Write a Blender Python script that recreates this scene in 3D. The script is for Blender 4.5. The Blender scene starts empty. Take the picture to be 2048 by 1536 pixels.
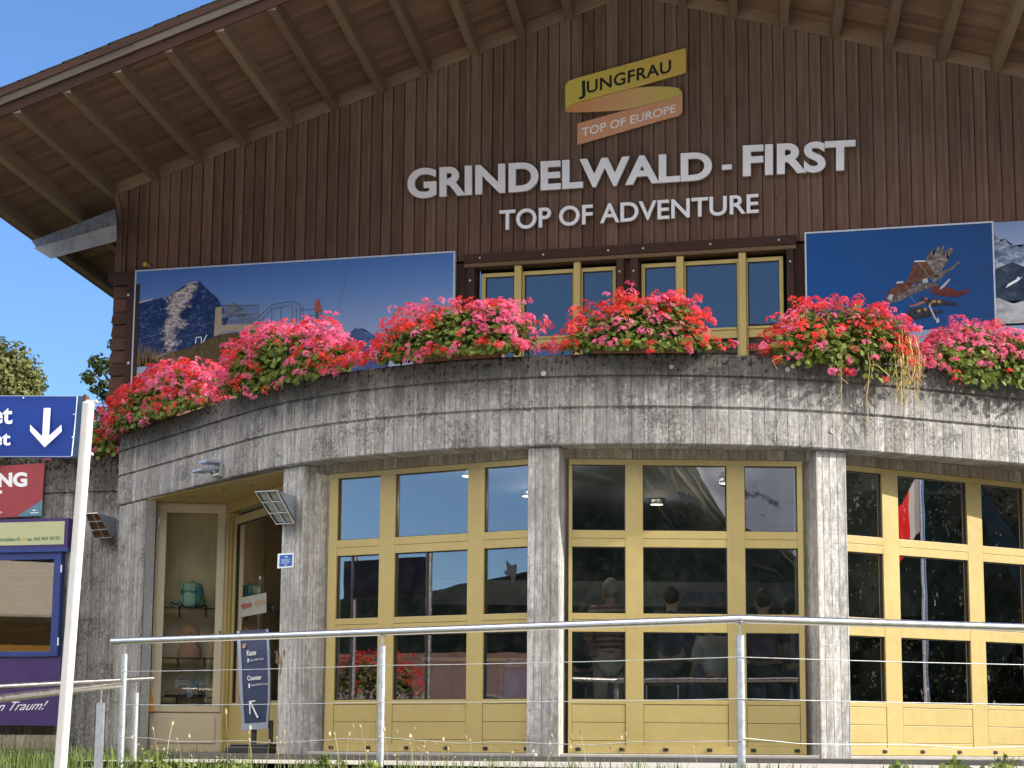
import bpy, bmesh, math, random
import numpy as np
from mathutils import Vector, Matrix, noise as mnoise

S = bpy.context.scene
COL = S.collection
PI = math.pi
rad = math.radians
rnd = random.Random(7)

# ---------------------------------------------------------------- camera
FPX, CX, CY = 4199.1, 1024.0, 768.0            # focal length in pixels of the 2048 px wide photograph (a 70 mm lens)
PITCH, ROLL, YAW = rad(9.8808), rad(0.43953), rad(16.1293)
_F = Vector((-math.sin(YAW)*math.cos(PITCH), math.cos(YAW)*math.cos(PITCH), math.sin(PITCH)))
_R0 = Vector((math.cos(YAW), math.sin(YAW), 0))
_U0 = _R0.cross(_F)
_R = math.cos(ROLL)*_R0 + math.sin(ROLL)*_U0
_U = -math.sin(ROLL)*_R0 + math.cos(ROLL)*_U0
cam = bpy.data.cameras.new('camera')
cam.sensor_width = 36.0
cam.lens = FPX/2048*36
cam.clip_start, cam.clip_end = 0.1, 6000
cam_ob = bpy.data.objects.new('camera', cam)
COL.objects.link(cam_ob)
cam_ob.matrix_world = Matrix((( _R.x, _U.x, -_F.x, 0), (_R.y, _U.y, -_F.y, 0), (_R.z, _U.z, -_F.z, 0), (0, 0, 0, 1)))
S.camera = cam_ob

# ---------------------------------------------------------------- light
SUN_AZ, SUN_EL = rad(8), rad(28)               # azimuth counted from +X towards +Y
world = bpy.data.worlds.new('World'); S.world = world; world.use_nodes = True
_nt = world.node_tree; _bg = _nt.nodes['Background']
_sky = _nt.nodes.new('ShaderNodeTexSky'); _sky.sky_type = 'NISHITA'; _sky.sun_disc = False
_sky.sun_elevation = SUN_EL; _sky.sun_rotation = PI/2 - SUN_AZ
_sky.altitude = 2200; _sky.air_density = 1.0; _sky.dust_density = 0.05; _sky.ozone_density = 6.5
_nt.links.new(_sky.outputs[0], _bg.inputs[0]); _bg.inputs[1].default_value = 0.062
# unseen bright clouds, added behind and above the photographer to lift the shade
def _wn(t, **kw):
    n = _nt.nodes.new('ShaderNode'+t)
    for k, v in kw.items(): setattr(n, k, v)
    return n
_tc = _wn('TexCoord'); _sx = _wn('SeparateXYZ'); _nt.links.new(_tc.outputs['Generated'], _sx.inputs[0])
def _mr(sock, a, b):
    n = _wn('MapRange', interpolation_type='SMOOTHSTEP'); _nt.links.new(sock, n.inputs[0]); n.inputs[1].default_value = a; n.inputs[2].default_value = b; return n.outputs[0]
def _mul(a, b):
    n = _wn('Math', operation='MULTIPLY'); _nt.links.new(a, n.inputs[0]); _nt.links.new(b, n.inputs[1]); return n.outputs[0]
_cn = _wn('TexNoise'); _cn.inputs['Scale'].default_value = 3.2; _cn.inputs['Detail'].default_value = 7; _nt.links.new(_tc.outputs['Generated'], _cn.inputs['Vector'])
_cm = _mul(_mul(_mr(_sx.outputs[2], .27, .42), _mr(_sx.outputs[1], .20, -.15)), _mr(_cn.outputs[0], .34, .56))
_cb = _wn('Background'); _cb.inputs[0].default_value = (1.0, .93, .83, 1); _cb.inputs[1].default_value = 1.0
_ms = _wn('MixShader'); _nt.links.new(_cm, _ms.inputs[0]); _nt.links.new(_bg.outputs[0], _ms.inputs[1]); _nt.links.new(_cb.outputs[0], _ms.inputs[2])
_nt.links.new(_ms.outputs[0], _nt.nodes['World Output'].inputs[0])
sun = bpy.data.lights.new('sun', 'SUN'); sun.energy = 2.0; sun.angle = rad(0.53); sun.color = (1.0, 0.92, 0.80)
sun_ob = bpy.data.objects.new('sun', sun); COL.objects.link(sun_ob)
SUNV = Vector((math.cos(SUN_AZ)*math.cos(SUN_EL), math.sin(SUN_AZ)*math.cos(SUN_EL), math.sin(SUN_EL)))
sun_ob.rotation_euler = SUNV.to_track_quat('Z', 'Y').to_euler()
sun_ob.location = (40, 0, 40)
S.view_settings.view_transform = 'Standard'; S.view_settings.look = 'None'
S.view_settings.exposure = 1.92; S.view_settings.gamma = 1.0
try:
    S.cycles.max_bounces = 8; S.cycles.transparent_max_bounces = 16
    S.cycles.caustics_reflective = False; S.cycles.caustics_refractive = False
    S.cycles.use_denoising = True
except Exception:
    pass

# ---------------------------------------------------------------- measuring: from a pixel of the photograph to a point of a known plane
def ray(px, py):
    return _F + _R*((px-CX)/FPX) - _U*((py-CY)/FPX)
def on_plane(px, py, p0, n):
    d = ray(px, py); return d*(Vector(p0).dot(n)/d.dot(n))
def on_y(px, py, y):
    d = ray(px, py); return d*(y/d.y)
def on_z(px, py, z):
    d = ray(px, py); return d*(z/d.z)
def at_depth(px, py, w):
    return ray(px, py)*w

# ---------------------------------------------------------------- mesh building
class MB:
    def __init__(s):
        s.v = []; s.f = []; s.uv = []; s.tone = []; s.mi = []; s.smooth = False
    def face(s, pts, uv=None, tone=None, mi=0):
        b = len(s.v); s.v.extend([tuple(p) for p in pts]); s.f.append(tuple(range(b, b+len(pts))))
        s.uv.append(uv); s.tone.append(0.5 if tone is None else tone); s.mi.append(mi)
    def box(s, x0, x1, y0, y1, z0, z1, tone=None, M=None, mi=0):
        c = [Vector((x, y, z)) for z in (z0, z1) for y in (y0, y1) for x in (x0, x1)]
        if M is not None: c = [M @ p for p in c]
        for q in ((0, 2, 3, 1), (4, 5, 7, 6), (0, 1, 5, 4), (2, 6, 7, 3), (0, 4, 6, 2), (1, 3, 7, 5)):
            s.face([c[i] for i in q], None, tone, mi)
        return s
    def prism(s, poly, off, tone=None, mi=0):
        """poly: ring of 3D points (any planar outline); off: extrusion vector."""
        off = Vector(off); a = [Vector(p) for p in poly]; b = [p+off for p in a]; n = len(a)
        nrm = Vector((0, 0, 0))
        for i in range(n): nrm += a[i].cross(a[(i+1) % n])
        if nrm.dot(off) > 0: a.reverse(); b.reverse()
        s.face(a, None, tone, mi); s.face(list(reversed(b)), None, tone, mi)
        for i in range(n):
            j = (i+1) % n; s.face([a[j], a[i], b[i], b[j]], None, tone, mi)
        return s
    def tube(s, path, r, n=10, tone=None, cap=True, mi=0):
        P = [Vector(p) for p in path]; rs = r if isinstance(r, (list, tuple)) else [r]*len(P); rings = []
        up = Vector((0, 0, 1))
        prevx = None
        for i, p in enumerate(P):
            t = (P[min(i+1, len(P)-1)] - P[max(i-1, 0)]).normalized()
            x = t.cross(up) if prevx is None else prevx - t*prevx.dot(t)
            if x.length < 1e-4: x = t.cross(Vector((1, 0, 0)))
            x.normalize(); prevx = x; y = t.cross(x)
            rings.append([p + (x*math.cos(2*PI*k/n) + y*math.sin(2*PI*k/n))*rs[i] for k in range(n)])
        for i in range(len(rings)-1):
            for k in range(n):
                j = (k+1) % n; s.face([rings[i][k], rings[i+1][k], rings[i+1][j], rings[i][j]], None, tone, mi)
        if cap:
            s.face(list(rings[0]), None, tone, mi); s.face(list(reversed(rings[-1])), None, tone, mi)
        return s
    def lathe(s, prof, c, axis=Vector((0, 0, 1)), n=16, tone=None, mi=0):
        axis = Vector(axis).normalized(); x = axis.orthogonal().normalized(); y = axis.cross(x); c = Vector(c)
        R = [[c + axis*h + (x*math.cos(2*PI*k/n)+y*math.sin(2*PI*k/n))*r for k in range(n)] for r, h in prof]
        for i in range(len(R)-1):
            for k in range(n):
                j = (k+1) % n; s.face([R[i][k], R[i][j], R[i+1][j], R[i+1][k]], None, tone, mi)
        return s
    def ico(s, c, r, sub=1, tone=None, squash=(1, 1, 1), jit=0.0, rn=rnd, mi=0):
        bm = bmesh.new(); bmesh.ops.create_icosphere(bm, subdivisions=sub, radius=1)
        for v in bm.verts:
            k = 1 + rn.uniform(-jit, jit)
            v.co = Vector((v.co.x*squash[0], v.co.y*squash[1], v.co.z*squash[2]))*r*k + Vector(c)
        for f in bm.faces: s.face([v.co.copy() for v in f.verts], None, tone, mi)
        bm.free(); return s
    def build(s, name, mat, parent=None, grain=None, merge=False, smooth=None, bevel=0):
        me = bpy.data.meshes.new(name); me.from_pydata(s.v, [], s.f); me.validate(clean_customdata=False) if False else None
        mats = mat if isinstance(mat, (list, tuple)) else [mat]
        for m in mats: me.materials.append(m)
        uvl = me.uv_layers.new(name='UVMap'); co = []
        g = Vector(grain).normalized() if grain is not None else None
        for f, uv in zip(s.f, s.uv):
            if uv is not None:
                for u in uv: co.extend(u)
                continue
            p = [Vector(s.v[i]) for i in f]
            n = Vector((0, 0, 0))
            for i in range(1, len(p)-1): n += (p[i]-p[0]).cross(p[i+1]-p[0])
            if n.length > 1e-12: n.normalize()
            if g is not None:
                t = n.cross(g)
                if t.length < .1: t = g.orthogonal()
                t.normalize()
                for q in p: co.extend((q.dot(t) + q.dot(n)*.37, q.dot(g)))
            elif abs(n.z) > .9:
                for q in p: co.extend((q.x, q.y))
            else:
                t = Vector((-n.y, n.x, 0)).normalized()
                for q in p: co.extend((q.dot(t), q.z))
        uvl.data.foreach_set('uv', co)
        at = me.attributes.new('tone', 'FLOAT', 'FACE'); at.data.foreach_set('value', [float(t) for t in s.tone])
        if len(mats) > 1: me.polygons.foreach_set('material_index', s.mi)
        sm = s.smooth if smooth is None else smooth
        if sm or merge:
            bm = bmesh.new(); bm.from_mesh(me); bmesh.ops.remove_doubles(bm, verts=bm.verts, dist=1e-5); bm.to_mesh(me); bm.free()
        if sm:
            me.polygons.foreach_set('use_smooth', [True]*len(me.polygons))
            try: me.set_sharp_from_angle(angle=rad(40))
            except Exception: pass
        me.update()
        o = bpy.data.objects.new(name, me); COL.objects.link(o)
        if parent is not None: o.parent = parent
        if bevel:
            if not (sm or merge):
                bm = bmesh.new(); bm.from_mesh(me); bmesh.ops.remove_doubles(bm, verts=bm.verts, dist=1e-5); bm.to_mesh(me); bm.free()
            b = o.modifiers.new('bevel', 'BEVEL'); b.width = bevel; b.segments = 2; b.limit_method = 'ANGLE'
        return o

def tag(o, label=None, cat=None, group=None, kind=None):
    if label: o['label'] = label
    if cat: o['category'] = cat
    if group: o['group'] = group
    if kind: o['kind'] = kind
    return o
def thing(name, label, cat, loc=(0, 0, 0), group=None):
    o = bpy.data.objects.new(name, None); o.empty_display_size = .1; COL.objects.link(o)
    return tag(o, label, cat, group)
def frame_matrix(p0, t, n):
    """local x along t, local y out along n (towards the viewer), local z up"""
    t = Vector(t).normalized(); n = Vector(n).normalized(); z = Vector((0, 0, 1)) if abs(n.z) < .5 else n.cross(t)
    return Matrix(((t.x, n.x, z.x, p0[0]), (t.y, n.y, z.y, p0[1]), (t.z, n.z, z.z, p0[2]), (0, 0, 0, 1)))

# ---------------------------------------------------------------- materials
class NT:
    def __init__(s, name):
        s.m = bpy.data.materials.new(name); s.m.use_nodes = True; s.t = s.m.node_tree
        s.b = s.t.nodes['Principled BSDF']; s.out = s.t.nodes['Material Output']
    def n(s, typ, **kw):
        nd = s.t.nodes.new('ShaderNode'+typ)
        for k, v in kw.items(): setattr(nd, k, v)
        return nd
    def l(s, a, b): s.t.links.new(a, b)
    def val(s, sock, v):
        if hasattr(v, 'links') or isinstance(v, bpy.types.NodeSocket): s.l(v, sock)
        else: sock.default_value = v
    def math(s, op, a, b=0.0, c=None, clamp=False):
        nd = s.n('Math', operation=op, use_clamp=clamp); s.val(nd.inputs[0], a); s.val(nd.inputs[1], b)
        if c is not None: s.val(nd.inputs[2], c)
        return nd.outputs[0]
    def mix(s, fac, a, b, mode='MIX'):
        nd = s.n('Mix', data_type='RGBA', blend_type=mode); s.val(nd.inputs[0], fac)
        s.val(nd.inputs[6], a if not isinstance(a, tuple) or len(a) == 4 else a+(1,)); s.val(nd.inputs[7], b if not isinstance(b, tuple) or len(b) == 4 else b+(1,))
        return nd.outputs[2]
    def ramp(s, x, stops):
        nd = s.n('ValToRGB'); e = nd.color_ramp.elements
        while len(e) < len(stops): e.new(.5)
        for q, (p, c) in zip(e, stops):
            q.position = p; q.color = c+(1,) if isinstance(c, tuple) else (c, c, c, 1)
        s.l(x, nd.inputs[0]); return nd.outputs[0]
    def uv(s): return s.n('UVMap').outputs[0]
    def obj(s): return s.n('TexCoord').outputs['Object']
    def geo(s): return s.n('NewGeometry').outputs['Position']
    def scale(s, vec, sx, sy, sz=1.0):
        nd = s.n('Mapping'); s.l(vec, nd.inputs[0]); nd.inputs[3].default_value = (sx, sy, sz); return nd.outputs[0]
    def noise(s, vec, scale=1, detail=4, rough=.6, dim='3D'):
        nd = s.n('TexNoise', noise_dimensions=dim); s.l(vec, nd.inputs['Vector']); nd.inputs['Scale'].default_value = scale
        nd.inputs['Detail'].default_value = detail; nd.inputs['Roughness'].default_value = rough; return nd.outputs[0]
    def attr(s, name='tone'): return s.n('Attribute', attribute_name=name).outputs['Fac']
    def base(s, c): s.val(s.b.inputs['Base Color'], c if not isinstance(c, tuple) or len(c) == 4 else c+(1,))
    def set(s, **kw):
        for k, v in kw.items(): s.val(s.b.inputs[k.replace('_', ' ')], v)
        return s
    def bump(s, h, strength=.3, dist=.01):
        nd = s.n('Bump'); nd.inputs['Strength'].default_value = strength; nd.inputs['Distance'].default_value = dist
        s.l(h, nd.inputs['Height']); s.l(nd.outputs[0], s.b.inputs['Normal'])

def paint(name, c, rough=.45, var=.12, scale=6, metallic=0.0, bump=.05, dirt=None):
    m = NT(name); u = m.geo()
    a = m.noise(u, scale, 5, .65); b = m.noise(u, scale*9, 3, .6)
    f = m.math('ADD', m.math('MULTIPLY', a, .7), m.math('MULTIPLY', b, .3))
    dk = tuple(x*(1-var*1.6) for x in c); lt = tuple(min(1, x*(1+var)) for x in c)
    col = m.ramp(f, [(.3, dk), (.7, lt)])
    if dirt:
        d = m.ramp(m.noise(m.scale(u, 1, 1, .25), scale*2.3, 6, .7), [(.5, 0.0), (.72, 1.0)])
        col = m.mix(m.math('MULTIPLY', d, .45), col, dirt)
    m.base(col); m.set(Roughness=rough, Metallic=metallic); m.l(m.math('ADD', m.math('MULTIPLY', b, .25), rough-.12), m.b.inputs['Roughness'])
    if bump: m.bump(b, bump, .004)
    return m.m

def concrete(name, base, board=.126, moss=None, warm=0.0, stain=.5):
    """board-marked concrete: u = metres along the wall, v = metres up"""
    m = NT(name); uv = m.uv(); sp = m.n('SeparateXYZ'); m.l(uv, sp.inputs[0]); u, v = sp.outputs[0], sp.outputs[1]
    wob = m.math('MULTIPLY', m.math('SUBTRACT', m.noise(m.scale(uv, 1.3, .35), 1, 2), .5), .03)
    ub = m.math('DIVIDE', m.math('ADD', u, wob), board)
    idx = m.math('FLOOR', ub); fr = m.math('SUBTRACT', ub, idx)
    wn = m.n('TexWhiteNoise', noise_dimensions='1D'); m.l(idx, wn.inputs['W']); tone = wn.outputs[0]
    edge = m.math('MINIMUM', fr, m.math('SUBTRACT', 1.0, fr))
    line = m.ramp(edge, [(0.0, 1.0), (.075, 0.0)])
    brk = m.ramp(m.noise(m.scale(uv, 9, 2.2), 1, 3), [(.30, .15), (.55, 1.0)])
    line = m.math('MULTIPLY', line, brk)
    streak = m.noise(m.scale(uv, 16, .9), 1, 6, .7)
    blot = m.noise(m.scale(uv, 2.1, 1.7), 1, 6, .65)
    fine = m.noise(m.scale(uv, 60, 60), 1, 4, .75)
    crack = m.ramp(m.noise(m.scale(uv, 7, 75), 1, 3, .6), [(.56, 0.0), (.68, 1.0)])
    speck = m.ramp(m.noise(m.scale(uv, 34, 26), 1, 2, .5), [(.69, 0.0), (.74, 1.0)])
    lt = tuple(b*1.38 for b in base); dk = tuple(b*.36 for b in base)
    mott = m.noise(m.scale(uv, 24, 8.5), 1, 8, .78)
    f = m.math('ADD', m.math('ADD', m.math('MULTIPLY', tone, .10), m.math('MULTIPLY', streak, .46)), m.math('ADD', m.math('MULTIPLY', blot, .50), m.math('MULTIPLY', mott, .74)))
    col = m.ramp(f, [(.72, dk), (.92, tuple(b*.86 for b in base)), (1.10, lt)])
    gray = tuple(b*k for b, k in zip(base, (.42, .43, .46)))
    col = m.mix(m.math('MULTIPLY', m.ramp(blot, [(.45, 0.0), (.66, 1.0)]), stain), col, gray)
    long = m.ramp(m.noise(m.scale(uv, 26, .35), 1, 4, .65), [(.50, 0.0), (.66, 1.0)])
    col = m.mix(m.math('MULTIPLY', long, stain*.75), col, tuple(b*.30 for b in base))
    drip = m.ramp(m.noise(m.scale(uv, 40, .8), 1, 3, .6), [(.60, 0.0), (.72, 1.0)])
    col = m.mix(m.math('MULTIPLY', drip, .35), col, tuple(min(1, b*1.75) for b in base))
    col = m.mix(m.math('MULTIPLY', line, .85), col, tuple(b*.22 for b in base))
    col = m.mix(m.math('MULTIPLY', crack, .40), col, tuple(b*.45 for b in base))
    col = m.mix(m.math('MULTIPLY', speck, .7), col, tuple(b*.15 for b in base))
    if warm:
        col = m.mix(m.math('MULTIPLY', m.ramp(m.noise(m.scale(uv, 3.1, .8), 1, 4), [(.4, 0.0), (.7, 1.0)]), warm), col, (base[0]*1.05, base[1]*.86, base[2]*.62))
    if moss is not None:
        g = m.n('MapRange'); m.l(v, g.inputs[0]); g.inputs[1].default_value = moss[0]; g.inputs[2].default_value = moss[1]
        mn = m.noise(m.scale(uv, 5.5, 3.4), 1, 7, .72); ms = m.noise(m.scale(uv, 15, 2.0), 1, 5, .7)
        k = m.math('ADD', m.math('MULTIPLY', g.outputs[0], .60), m.math('MULTIPLY', m.math('ADD', mn, ms), .5))
        mask = m.ramp(k, [(.66, 0.0), (.90, 1.0)])
        col = m.mix(m.math('MULTIPLY', mask, .78), col, (.050, .047, .041))
        bl = m.ramp(m.math('ADD', m.math('MULTIPLY', g.outputs[0], .34), m.noise(m.scale(uv, 20, 14), 1, 5, .7)), [(.80, 0.0), (.86, 1.0)])
        lich = m.ramp(m.math('ADD', m.math('MULTIPLY', m.noise(m.scale(uv, 30, 24), 1, 5, .75), .75), m.math('MULTIPLY', m.noise(m.scale(uv, 1.7, 2.2), 1, 2), .5)), [(.655, 0.0), (.715, 1.0)])
        col = m.mix(m.math('MULTIPLY', lich, .58), col, (.03, .028, .026))
        col = m.mix(m.math('MULTIPLY', bl, .95), col, (.010, .008, .006))
    m.base(col); m.set(Roughness=.92)
    h = m.math('SUBTRACT', m.math('ADD', m.math('MULTIPLY', fine, .5), m.math('MULTIPLY', tone, .5)), m.math('ADD', m.math('MULTIPLY', line, 1.2), m.math('MULTIPLY', crack, .4)))
    m.bump(h, .55, .008); return m.m

def wood(name, light, dark, rough=.75, low=None, knots=True, freq=1.0, gloss=.3, vary=.22):
    """wood with its grain along v of the UV map; attribute 'tone' varies board by board"""
    m = NT(name); uv = m.uv(); tone = m.attr()
    off = m.n('CombineXYZ'); m.l(m.math('MULTIPLY', tone, 37.0), off.inputs[0]); m.l(m.math('MULTIPLY', tone, 91.0), off.inputs[1])
    ad = m.n('VectorMath', operation='ADD'); m.l(uv, ad.inputs[0]); m.l(off.outputs[0], ad.inputs[1]); w = ad.outputs[0]
    g = m.noise(m.scale(w, 46*freq, 1.5*freq), 1, 6, .7); g2 = m.noise(m.scale(w, 150*freq, 5*freq), 1, 3, .6); bl = m.noise(m.scale(w, 5, 1.3), 1, 4, .6)
    f = m.math('ADD', m.math('ADD', m.math('MULTIPLY', g, .42), m.math('MULTIPLY', g2, .22)), m.math('ADD', m.math('MULTIPLY', bl, .26), m.math('MULTIPLY', m.math('SUBTRACT', tone, .5), vary)))
    col = m.ramp(f, [(.27, dark), (.48, tuple((a+b)/2 for a, b in zip(light, dark))), (.68, light)])
    if low:
        z = m.n('SeparateXYZ'); m.l(m.geo(), z.inputs[0])
        mr = m.n('MapRange'); m.l(m.math('ADD', z.outputs[2], m.math('MULTIPLY', m.math('SUBTRACT', bl, .5), 2.2)), mr.inputs[0]); mr.inputs[1].default_value = low[1]; mr.inputs[2].default_value = low[2]; mr.inputs[3].default_value = 1; mr.inputs[4].default_value = 0
        lc = m.ramp(f, [(.27, tuple(x*.35 for x in low[0])), (.66, low[0])])
        col = m.mix(mr.outputs[0], col, lc)
    if knots:
        vo = m.n('TexVoronoi'); m.l(m.scale(w, 7, 2.6), vo.inputs['Vector']); vo.inputs['Scale'].default_value = 1
        k = m.ramp(vo.outputs['Distance'], [(.035, 1.0), (.10, 0.0)])
        col = m.mix(m.math('MULTIPLY', k, .65), col, tuple(x*.35 for x in dark))
    m.base(col); m.set(Roughness=rough); m.b.inputs['Specular IOR Level'].default_value = gloss
    m.bump(m.math('ADD', g, g2), .35, .004); return m.m

def metal(name, c, rough=.25, var=.1, scale=18):
    m = NT(name); a = m.noise(m.geo(), scale, 5, .65)
    m.base(m.ramp(a, [(.3, tuple(x*(1-var*2) for x in c)), (.7, c)])); m.set(Metallic=1.0)
    m.l(m.math('ADD', m.math('MULTIPLY', a, .3), rough-.15), m.b.inputs['Roughness']); return m.m

def glass(name, refl=.22, tint=(.62, .68, .70), dirt=.03, smear=0.0):
    m = NT(name); t = m.t; t.nodes.remove(m.b)
    tr = m.n('BsdfTransparent'); tr.inputs[0].default_value = tint+(1,)
    gl = m.n('BsdfGlossy'); gl.inputs[0].default_value = (.78, .70, .65, 1); gl.inputs['Roughness'].default_value = 0.004
    fr = m.n('Fresnel'); fr.inputs[0].default_value = 1.5
    nz = m.n('Bump'); nz.inputs['Strength'].default_value = .012; nz.inputs['Distance'].default_value = .02
    m.l(m.noise(m.geo(), 2.2, 1), nz.inputs['Height']); m.l(nz.outputs[0], gl.inputs['Normal'])
    fac = m.math('ADD', m.math('MULTIPLY', fr.outputs[0], .9), refl-.04, clamp=True)
    mx = m.n('MixShader'); m.l(fac, mx.inputs[0]); m.l(tr.outputs[0], mx.inputs[1]); m.l(gl.outputs[0], mx.inputs[2])
    df = m.n('BsdfDiffuse'); df.inputs[0].default_value = (.55, .56, .58, 1)
    g = m.geo(); a = m.noise(g, 5.5, 6, .75)
    k = m.math('MULTIPLY', m.ramp(a, [(.45, 0.0), (.75, 1.0)]), dirt)
    if smear:
        s2 = m.ramp(m.noise(m.scale(g, 9, 9, 4), 1, 7, .8), [(.615, 0.0), (.69, 1.0)])
        k = m.math('ADD', k, m.math('MULTIPLY', s2, smear))
    m2 = m.n('MixShader'); m.l(k, m2.inputs[0]); m.l(mx.outputs[0], m2.inputs[1]); m.l(df.outputs[0], m2.inputs[2])
    m.l(m2.outputs[0], m.out.inputs[0]); return m.m

def petals(name, dark, light, trans=.35):
    m = NT(name); t = m.attr(); c = m.ramp(t, [(.0, dark), (.6, light), (1.0, tuple(min(1, x*1.25+.05) for x in light))])
    m.base(c); m.set(Roughness=.6); m.b.inputs['Specular IOR Level'].default_value = .25
    tl = m.n('BsdfTranslucent'); m.l(c, tl.inputs[0]); mx = m.n('MixShader'); mx.inputs[0].default_value = trans
    m.l(m.b.outputs[0], mx.inputs[1]); m.l(tl.outputs[0], mx.inputs[2]); m.l(mx.outputs[0], m.out.inputs[0]); return m.m

def emit(name, c, s):
    m = NT(name); m.base((0, 0, 0)); m.set(Emission_Color=c+(1,), Emission_Strength=s); return m.m
def plain(name, c, rough=.55, var=.06): return paint(name, c, rough, var, 12, 0, 0)

M = {}
M['fascia'] = concrete('concrete_fascia', (.41, .405, .39), .126, (3.3, 4.14), .16, .58)
M['pillar'] = concrete('concrete_pillar', (.45, .445, .425), .085, None, .2, .28)
M['left_concrete'] = concrete('concrete_left', (.40, .395, .385), .15, (2.5, 3.85), .2, .45)
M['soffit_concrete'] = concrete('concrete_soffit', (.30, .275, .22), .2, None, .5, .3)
M['wall_wood'] = wood('gable_wood', (.275, .205, .150), (.092, .064, .048), .8, ((.215, .108, .074), 6.4, 9.3), vary=.17)
M['soffit_wood'] = wood('soffit_wood', (.36, .245, .175), (.155, .098, .070), .8, vary=.22)
M['purlin_wood'] = wood('purlin_wood', (.355, .270, .195), (.175, .125, .09), .8)
M['dark_wood'] = wood('dark_wood', (.105, .050, .034), (.030, .016, .012), .8)
M['log_wood'] = wood('log_wood', (.17, .088, .058), (.05, .026, .018), .85)
M['fascia_wood'] = wood('verge_wood_grey', (.185, .16, .13), (.055, .045, .038), .85)
M['red_wood'] = wood('verge_wood_red', (.070, .028, .019), (.024, .012, .009), .8)
M['lintel_wood'] = wood('lintel_wood', (.22, .14, .08), (.12, .075, .045), .8)
M['tiles'] = paint('roof_tile', (.030, .027, .024), .9, .4, 9)
M['yellow'] = paint('yellow_paint', (.43, .34, .124), .42, .09, 1.2, 0, .02, (.40, .26, .08))
M['yellow_window'] = paint('yellow_window_paint', (.52, .40, .135), .45, .06, 2, 0, .02)
M['cream'] = paint('cream_paint', (.90, .78, .50), .45, .05, 2, 0, .02, (.4, .33, .2))
M['grey_cream'] = paint('grey_cream_paint', (.62, .54, .37), .45, .06, 3)
M['yellow_ceiling'] = paint('yellow_ceiling_paint', (.66, .52, .22), .6, .05, 2)
M['dark_line'] = plain('dark_gap', (.05, .04, .025), .8)
M['glass_door'] = glass('door_glass', .17, (.84, .88, .90), .02)
M['glass_dirty'] = glass('dirty_glass', .13, (.84, .88, .90), .006, .34)
M['glass_window'] = glass('window_glass', .19, (.5, .56, .6), .01)
M['glass_case'] = glass('case_glass', .045, (.95, .95, .92), .01)
M['glass_display'] = glass('display_glass', .16, (.7, .7, .66), .01)
M['steel'] = metal('brushed_steel', (.74, .73, .72), .30, .06)
M['galv'] = metal('galvanised_steel', (.62, .65, .66), .48, .14, 26)
M['dark_steel'] = metal('dark_steel', (.30, .29, .28), .38, .1)
M['white_pole'] = paint('white_pole_paint', (.62, .62, .60), .35, .06, 9, 0, .03, (.55, .52, .45))
M['sheet'] = paint('weathered_sheet', (.36, .375, .39), .42, .22, 5, .1, .05, (.10, .12, .16))
M['white_letter'] = paint('white_letter', (.89, .92, .97), .45, .04, 4, 0, 0)
M['black'] = plain('black', (.012, .012, .013), .5)
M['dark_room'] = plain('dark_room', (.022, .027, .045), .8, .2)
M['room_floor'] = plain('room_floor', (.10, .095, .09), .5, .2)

# ================================================================ SETTING
FZ = -.05                                        # floor of the hall
C0 = Vector((-5.896, 26.238, 0)); RING = 5.48    # centre and radius of the round front
YW = 28.5                                        # plane of the timber gable
K = YW/26.0
def ringp(phi, r): a = rad(phi); return Vector((C0.x + r*math.sin(a), C0.y - r*math.cos(a), 0))
def ringn(phi): a = rad(phi); return Vector((math.sin(a), -math.cos(a), 0))
def ringt(phi): a = rad(phi); return Vector((math.cos(a), math.sin(a), 0))

def ring_path(step=1.0):
    """plan of the parapet's outer face: straight, arc, straight; (point, normal, length)"""
    out = []; T = ringp(-42, RING); d = -ringt(-42); L = (T.x+12.55)/-d.x
    for k in range(13):
        q = L*(1-k/12); out.append((T + d*q, ringn(-42), -q))
    n = int(84/step)
    for k in range(1, n+1):
        ph = -42 + 84*k/n; out.append((ringp(ph, RING), ringn(ph), rad(ph+42)*RING))
    T2 = ringp(42, RING); d2 = ringt(42); s0 = out[-1][2]
    for k in range(1, 13): out.append((T2 + d2*(L*k/12), ringn(42), s0 + L*k/12))
    return out
PATH = ring_path()

# ---- rails' corner points (plan), pavement and bank
RA, RB = on_z(225, 1283, .932), on_z(1480, 1238, .932)
_rc = on_z(2048, 1255, .932); RC = RB + (_rc-RB).normalized()*4.6
def ground_z(x, y):
    """height of the ground: level pavement by the hall, a bank falling to the lower road where the photographer stands"""
    def edge_y(x):
        if x < RB.x:
            k = (RA.y-RB.y)/(RA.x-RB.x); yy = RB.y + k*(x-RB.x)
            return min(yy, 17.6)
        k = (RC.y-RB.y)/(RC.x-RB.x); return min(RB.y + k*(x-RB.x), 19.0)
    e = edge_y(x) - .35
    if y >= e: return -.155 + .0048*min(max(y-e, 0), 12)
    t = min((e-y)/5.5, 1); t = t*t*(3-2*t)
    return -.155 - 1.5*t

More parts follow.
